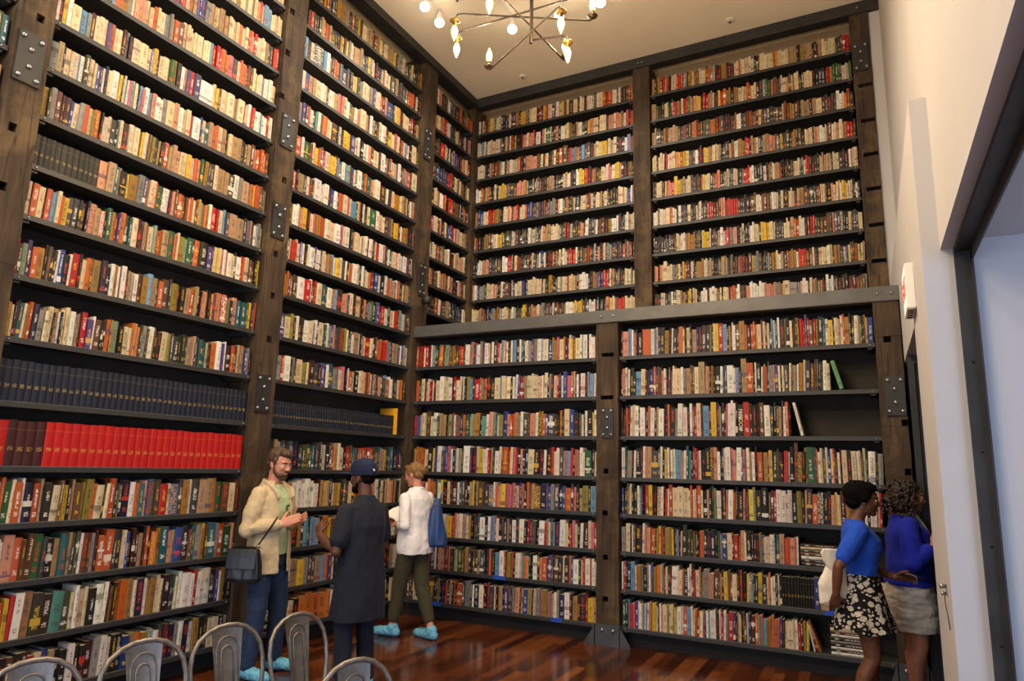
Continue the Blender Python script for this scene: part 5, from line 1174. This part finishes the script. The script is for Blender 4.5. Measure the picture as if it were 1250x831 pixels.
# ------------------------------------------------------------------ spotlights on ceiling tracks
LAMPS = []
def track(label, a, b, heads, power=32):
    A, B = V(a), V(b); t = empty('track_light', ((A.x + B.x) / 2, (A.y + B.y) / 2, CEIL)); tag(t, label, 'track light', 'ceiling track lights')
    d = (B - A); L = d.length; ang = math.atan2(d.y, d.x)
    mb = MB(); mb.prism([(-.017, 0), (.017, 0), (.017, -.022), (.006, -.022), (.006, -.012), (-.006, -.012), (-.006, -.022), (-.017, -.022)], 0, -L / 2, L / 2); r = mb.build('rail', M['plastic'], t); r.rotation_euler = (0, 0, ang)
    for f in heads:
        p = A + d * f; q = V((p.x - t.location.x, p.y - t.location.y, -.022))
        mb = MB(); mb.lathe(tuple(q + V((0, 0, -.13))), [(.045, 0), (.047, .004), (.040, .03), (.033, .06), (.030, .10), (.012, .112), (.012, .13)], 18); h = mb.build('lamp_head', M['plastic'], t)
        b = MB(); b.lathe(tuple(q + V((0, 0, -.205))), [(.008, 0), (.034, .008), (.052, .028), (.056, .05), (.048, .068), (.036, .080)], 18); b.build('spot_bulb', M['globe'], h)
        LAMPS.append((V((p.x, p.y, CEIL - .30)), power))
track('white ceiling track light over the left, two glowing globe bulbs in view', (0.72, -3.2), (0.66, -0.70), (.05, .45, .86, .985), 17)
track('white ceiling track light near the centre behind the chandelier arms', (1.33, -3.2), (1.38, -0.22), (.1, .55, .985))
track('white ceiling track light right of the chandelier stem', (1.95, -3.2), (1.985, -0.22), (.1, .55, .985))
track('white ceiling track light at the right end of the chandelier', (2.46, -3.2), (2.485, -0.22), (.1, .55, .985))
for x, y, lb in ((.942, -.806, 'small white ceiling sprinkler left of the chandelier'), (.918, .939, 'small white ceiling sprinkler above the corner of the book walls'), (3.677, .912, 'small white ceiling sprinkler above the right upper bookcase')):
    s = MB(); s.lathe((0, 0, -.014), [(.038, .0), (.05, .004), (.052, .014)], 20); o = s.build('ceiling_sprinkler', M['plastic'], None, (x, y, CEIL)); tag(o, lb, 'sprinkler', 'ceiling sprinklers')
    h = MB(); h.lathe((0, 0, -.035), [(.014, 0), (.016, .004), (.006, .01), (.006, .022)], 12); h.build('sprinkler_head', M['wire'], o)

# ------------------------------------------------------------------ exit sign, handle, tape
xs_ = MB(); xs_.box((-.05, -.175, -.145), (0, .175, .145)); sg = xs_.build('exit_sign', M['plastic'], None, (XB, -1.775, 2.84), bevel=.005); tag(sg, 'white exit sign box on the white wall above the doorway', 'sign')
fc = MB(); fc.box((-.0515, -.16, -.13), (-.05, .16, .13)); fc = fc.build('sign_face', M['signface'], sg)
cu = bpy.data.curves.new('letters', 'FONT'); cu.body = 'EXIT'; cu.size = .17; cu.extrude = .001; cu.align_x = 'CENTER'; cu.align_y = 'CENTER'
lt = bpy.data.objects.new('letters', cu); COL.objects.link(lt)
dg = bpy.context.evaluated_depsgraph_get(); dg.update(); me = bpy.data.meshes.new_from_object(lt.evaluated_get(dg)); bpy.data.objects.remove(lt)
me.name = 'letters'; me.materials.clear(); link('letters', me, M['exitred'], fc, (-.053, 0, 0), (R(90), 0, R(-90)))
vt = MB()
for a in (-.11, -.04, .03, .10): vt.box((-.042, a, -.1475), (-.012, a + .03, -.1445))
vt.build('vent_slot', M['hole'], sg)
hn = MB(); hn.box((-.004, -.016, -.03), (0, .016, .03)); hn.lathe((-.004, 0, .018), [(.010, 0), (.010, .012), (.013, .016), (.012, .026), (.004, .030)], 14, 0, (-1, 0, 0)); hn.lathe((-.004, 0, -.018), [(.008, 0), (.008, .014), (.011, .018), (.004, .026)], 14, 0, (-1, 0, 0))
hn = hn.build('door_latch', M['rivet'], None, (XB, -2.36, 1.10)); tag(hn, 'small bright metal latch with a dark cord on the white wall end', 'latch')
cd = MB(); cd.tube([(-.012, 0, -.02), (-.014, -.004, -.06), (-.008, -.012, -.12), (-.004, -.03, -.19)], .0025, 6); cd.build('cord', M['leather'], hn)
for side, x, rw, w, lb in (('B', uat('B', 'o', 602), 'o', .145, 'blue tape strip on the seventh shelf lip, left bay below the beam'), ('B', uat('B', 'p', 528), 'p', .11, 'blue tape strip on the bottom shelf lip by the reading woman'), ('B', uat('B', 'p', 673), 'p', .115, 'blue tape strip on the bottom shelf lip near the middle post'), ('B', uat('B', 'o', 1006), 'o', .16, 'blue tape strip on a shelf lip beside the floral skirt')):
    t = MB(); t.prism([(-.0012, -.036), (-.0012, .0008), (.03, .0008), (.03, 0), (0, 0), (0, -.036)], 0, 0, w); o = t.build('tape_strip', M['tape'], None, (x, -.0002, LV[rw])); tag(o, lb, 'tape', 'blue tape strips on the shelves')
# ------------------------------------------------------------------ light
def area_light(name, loc, target, size, power, color, sy=None):
    d = bpy.data.lights.new(name, 'AREA'); d.energy = power; d.color = color; d.size = size
    if sy: d.shape = 'RECTANGLE'; d.size_y = sy
    o = bpy.data.objects.new(name, d); COL.objects.link(o); o.location = loc
    o.rotation_euler = (V(target) - V(loc)).to_track_quat('-Z', 'Y').to_euler(); return o
def point_light(name, loc, power, color, rad=.05):
    d = bpy.data.lights.new(name, 'POINT'); d.energy = power; d.color = color; d.shadow_soft_size = rad
    o = bpy.data.objects.new(name, d); COL.objects.link(o); o.location = loc; return o
WARM = (1.0, .70, .40)
def spot_light(name, loc, power, color, ang=150, rad=.06, aim=None):
    d = bpy.data.lights.new(name, 'SPOT'); d.energy = power; d.color = color; d.spot_size = R(ang); d.spot_blend = .6; d.shadow_soft_size = rad
    o = bpy.data.objects.new(name, d); COL.objects.link(o); o.location = loc
    if aim: o.rotation_euler = (V(aim) - V(loc)).to_track_quat('-Z', 'Y').to_euler()
    return o
BULBW = (1, .87, .71)
for p, e in LAMPS: spot_light('spot_bulb_light', p, e, BULBW, 165)
for x in (1.2, 2.6):
    for y in (-8.2, -5.6): spot_light('rear_track_light', (x, y, 6.6), 110, BULBW, 165, .12)
for p, s in BULBS: point_light('candle_bulb_light', p + V((0, 0, .17 * s)), 22, WARM, .03)
for x in (1.0, 2.2): point_light('rear_fill_light', (x, -7.6, 5.3), 170, (1, .80, .56), .3)  # unseen fill lamps added to brighten the ceiling, no fixture modelled
area_light('front_window_light', (2.2, -9.9, 1.7), (2.2, 0, 1.3), 4.5, 130, (.66, .80, 1.0), 2.6)
area_light('side_window_light', (8.8, -5.55, 1.55), (5.2, -2.6, 1.5), 2.6, 120, (.52, .66, 1.0), 2.3)
w = bpy.data.worlds.new('world'); SC.world = w; w.use_nodes = True
w.node_tree.nodes['Background'].inputs[0].default_value = (.86, .84, .86, 1); w.node_tree.nodes['Background'].inputs[1].default_value = .07
SC.view_settings.view_transform = 'Standard'; SC.view_settings.look = 'None'; SC.view_settings.exposure = 0.24; SC.view_settings.gamma = 1
SC.cycles.use_denoising = True
SC.view_settings.use_curve_mapping = False
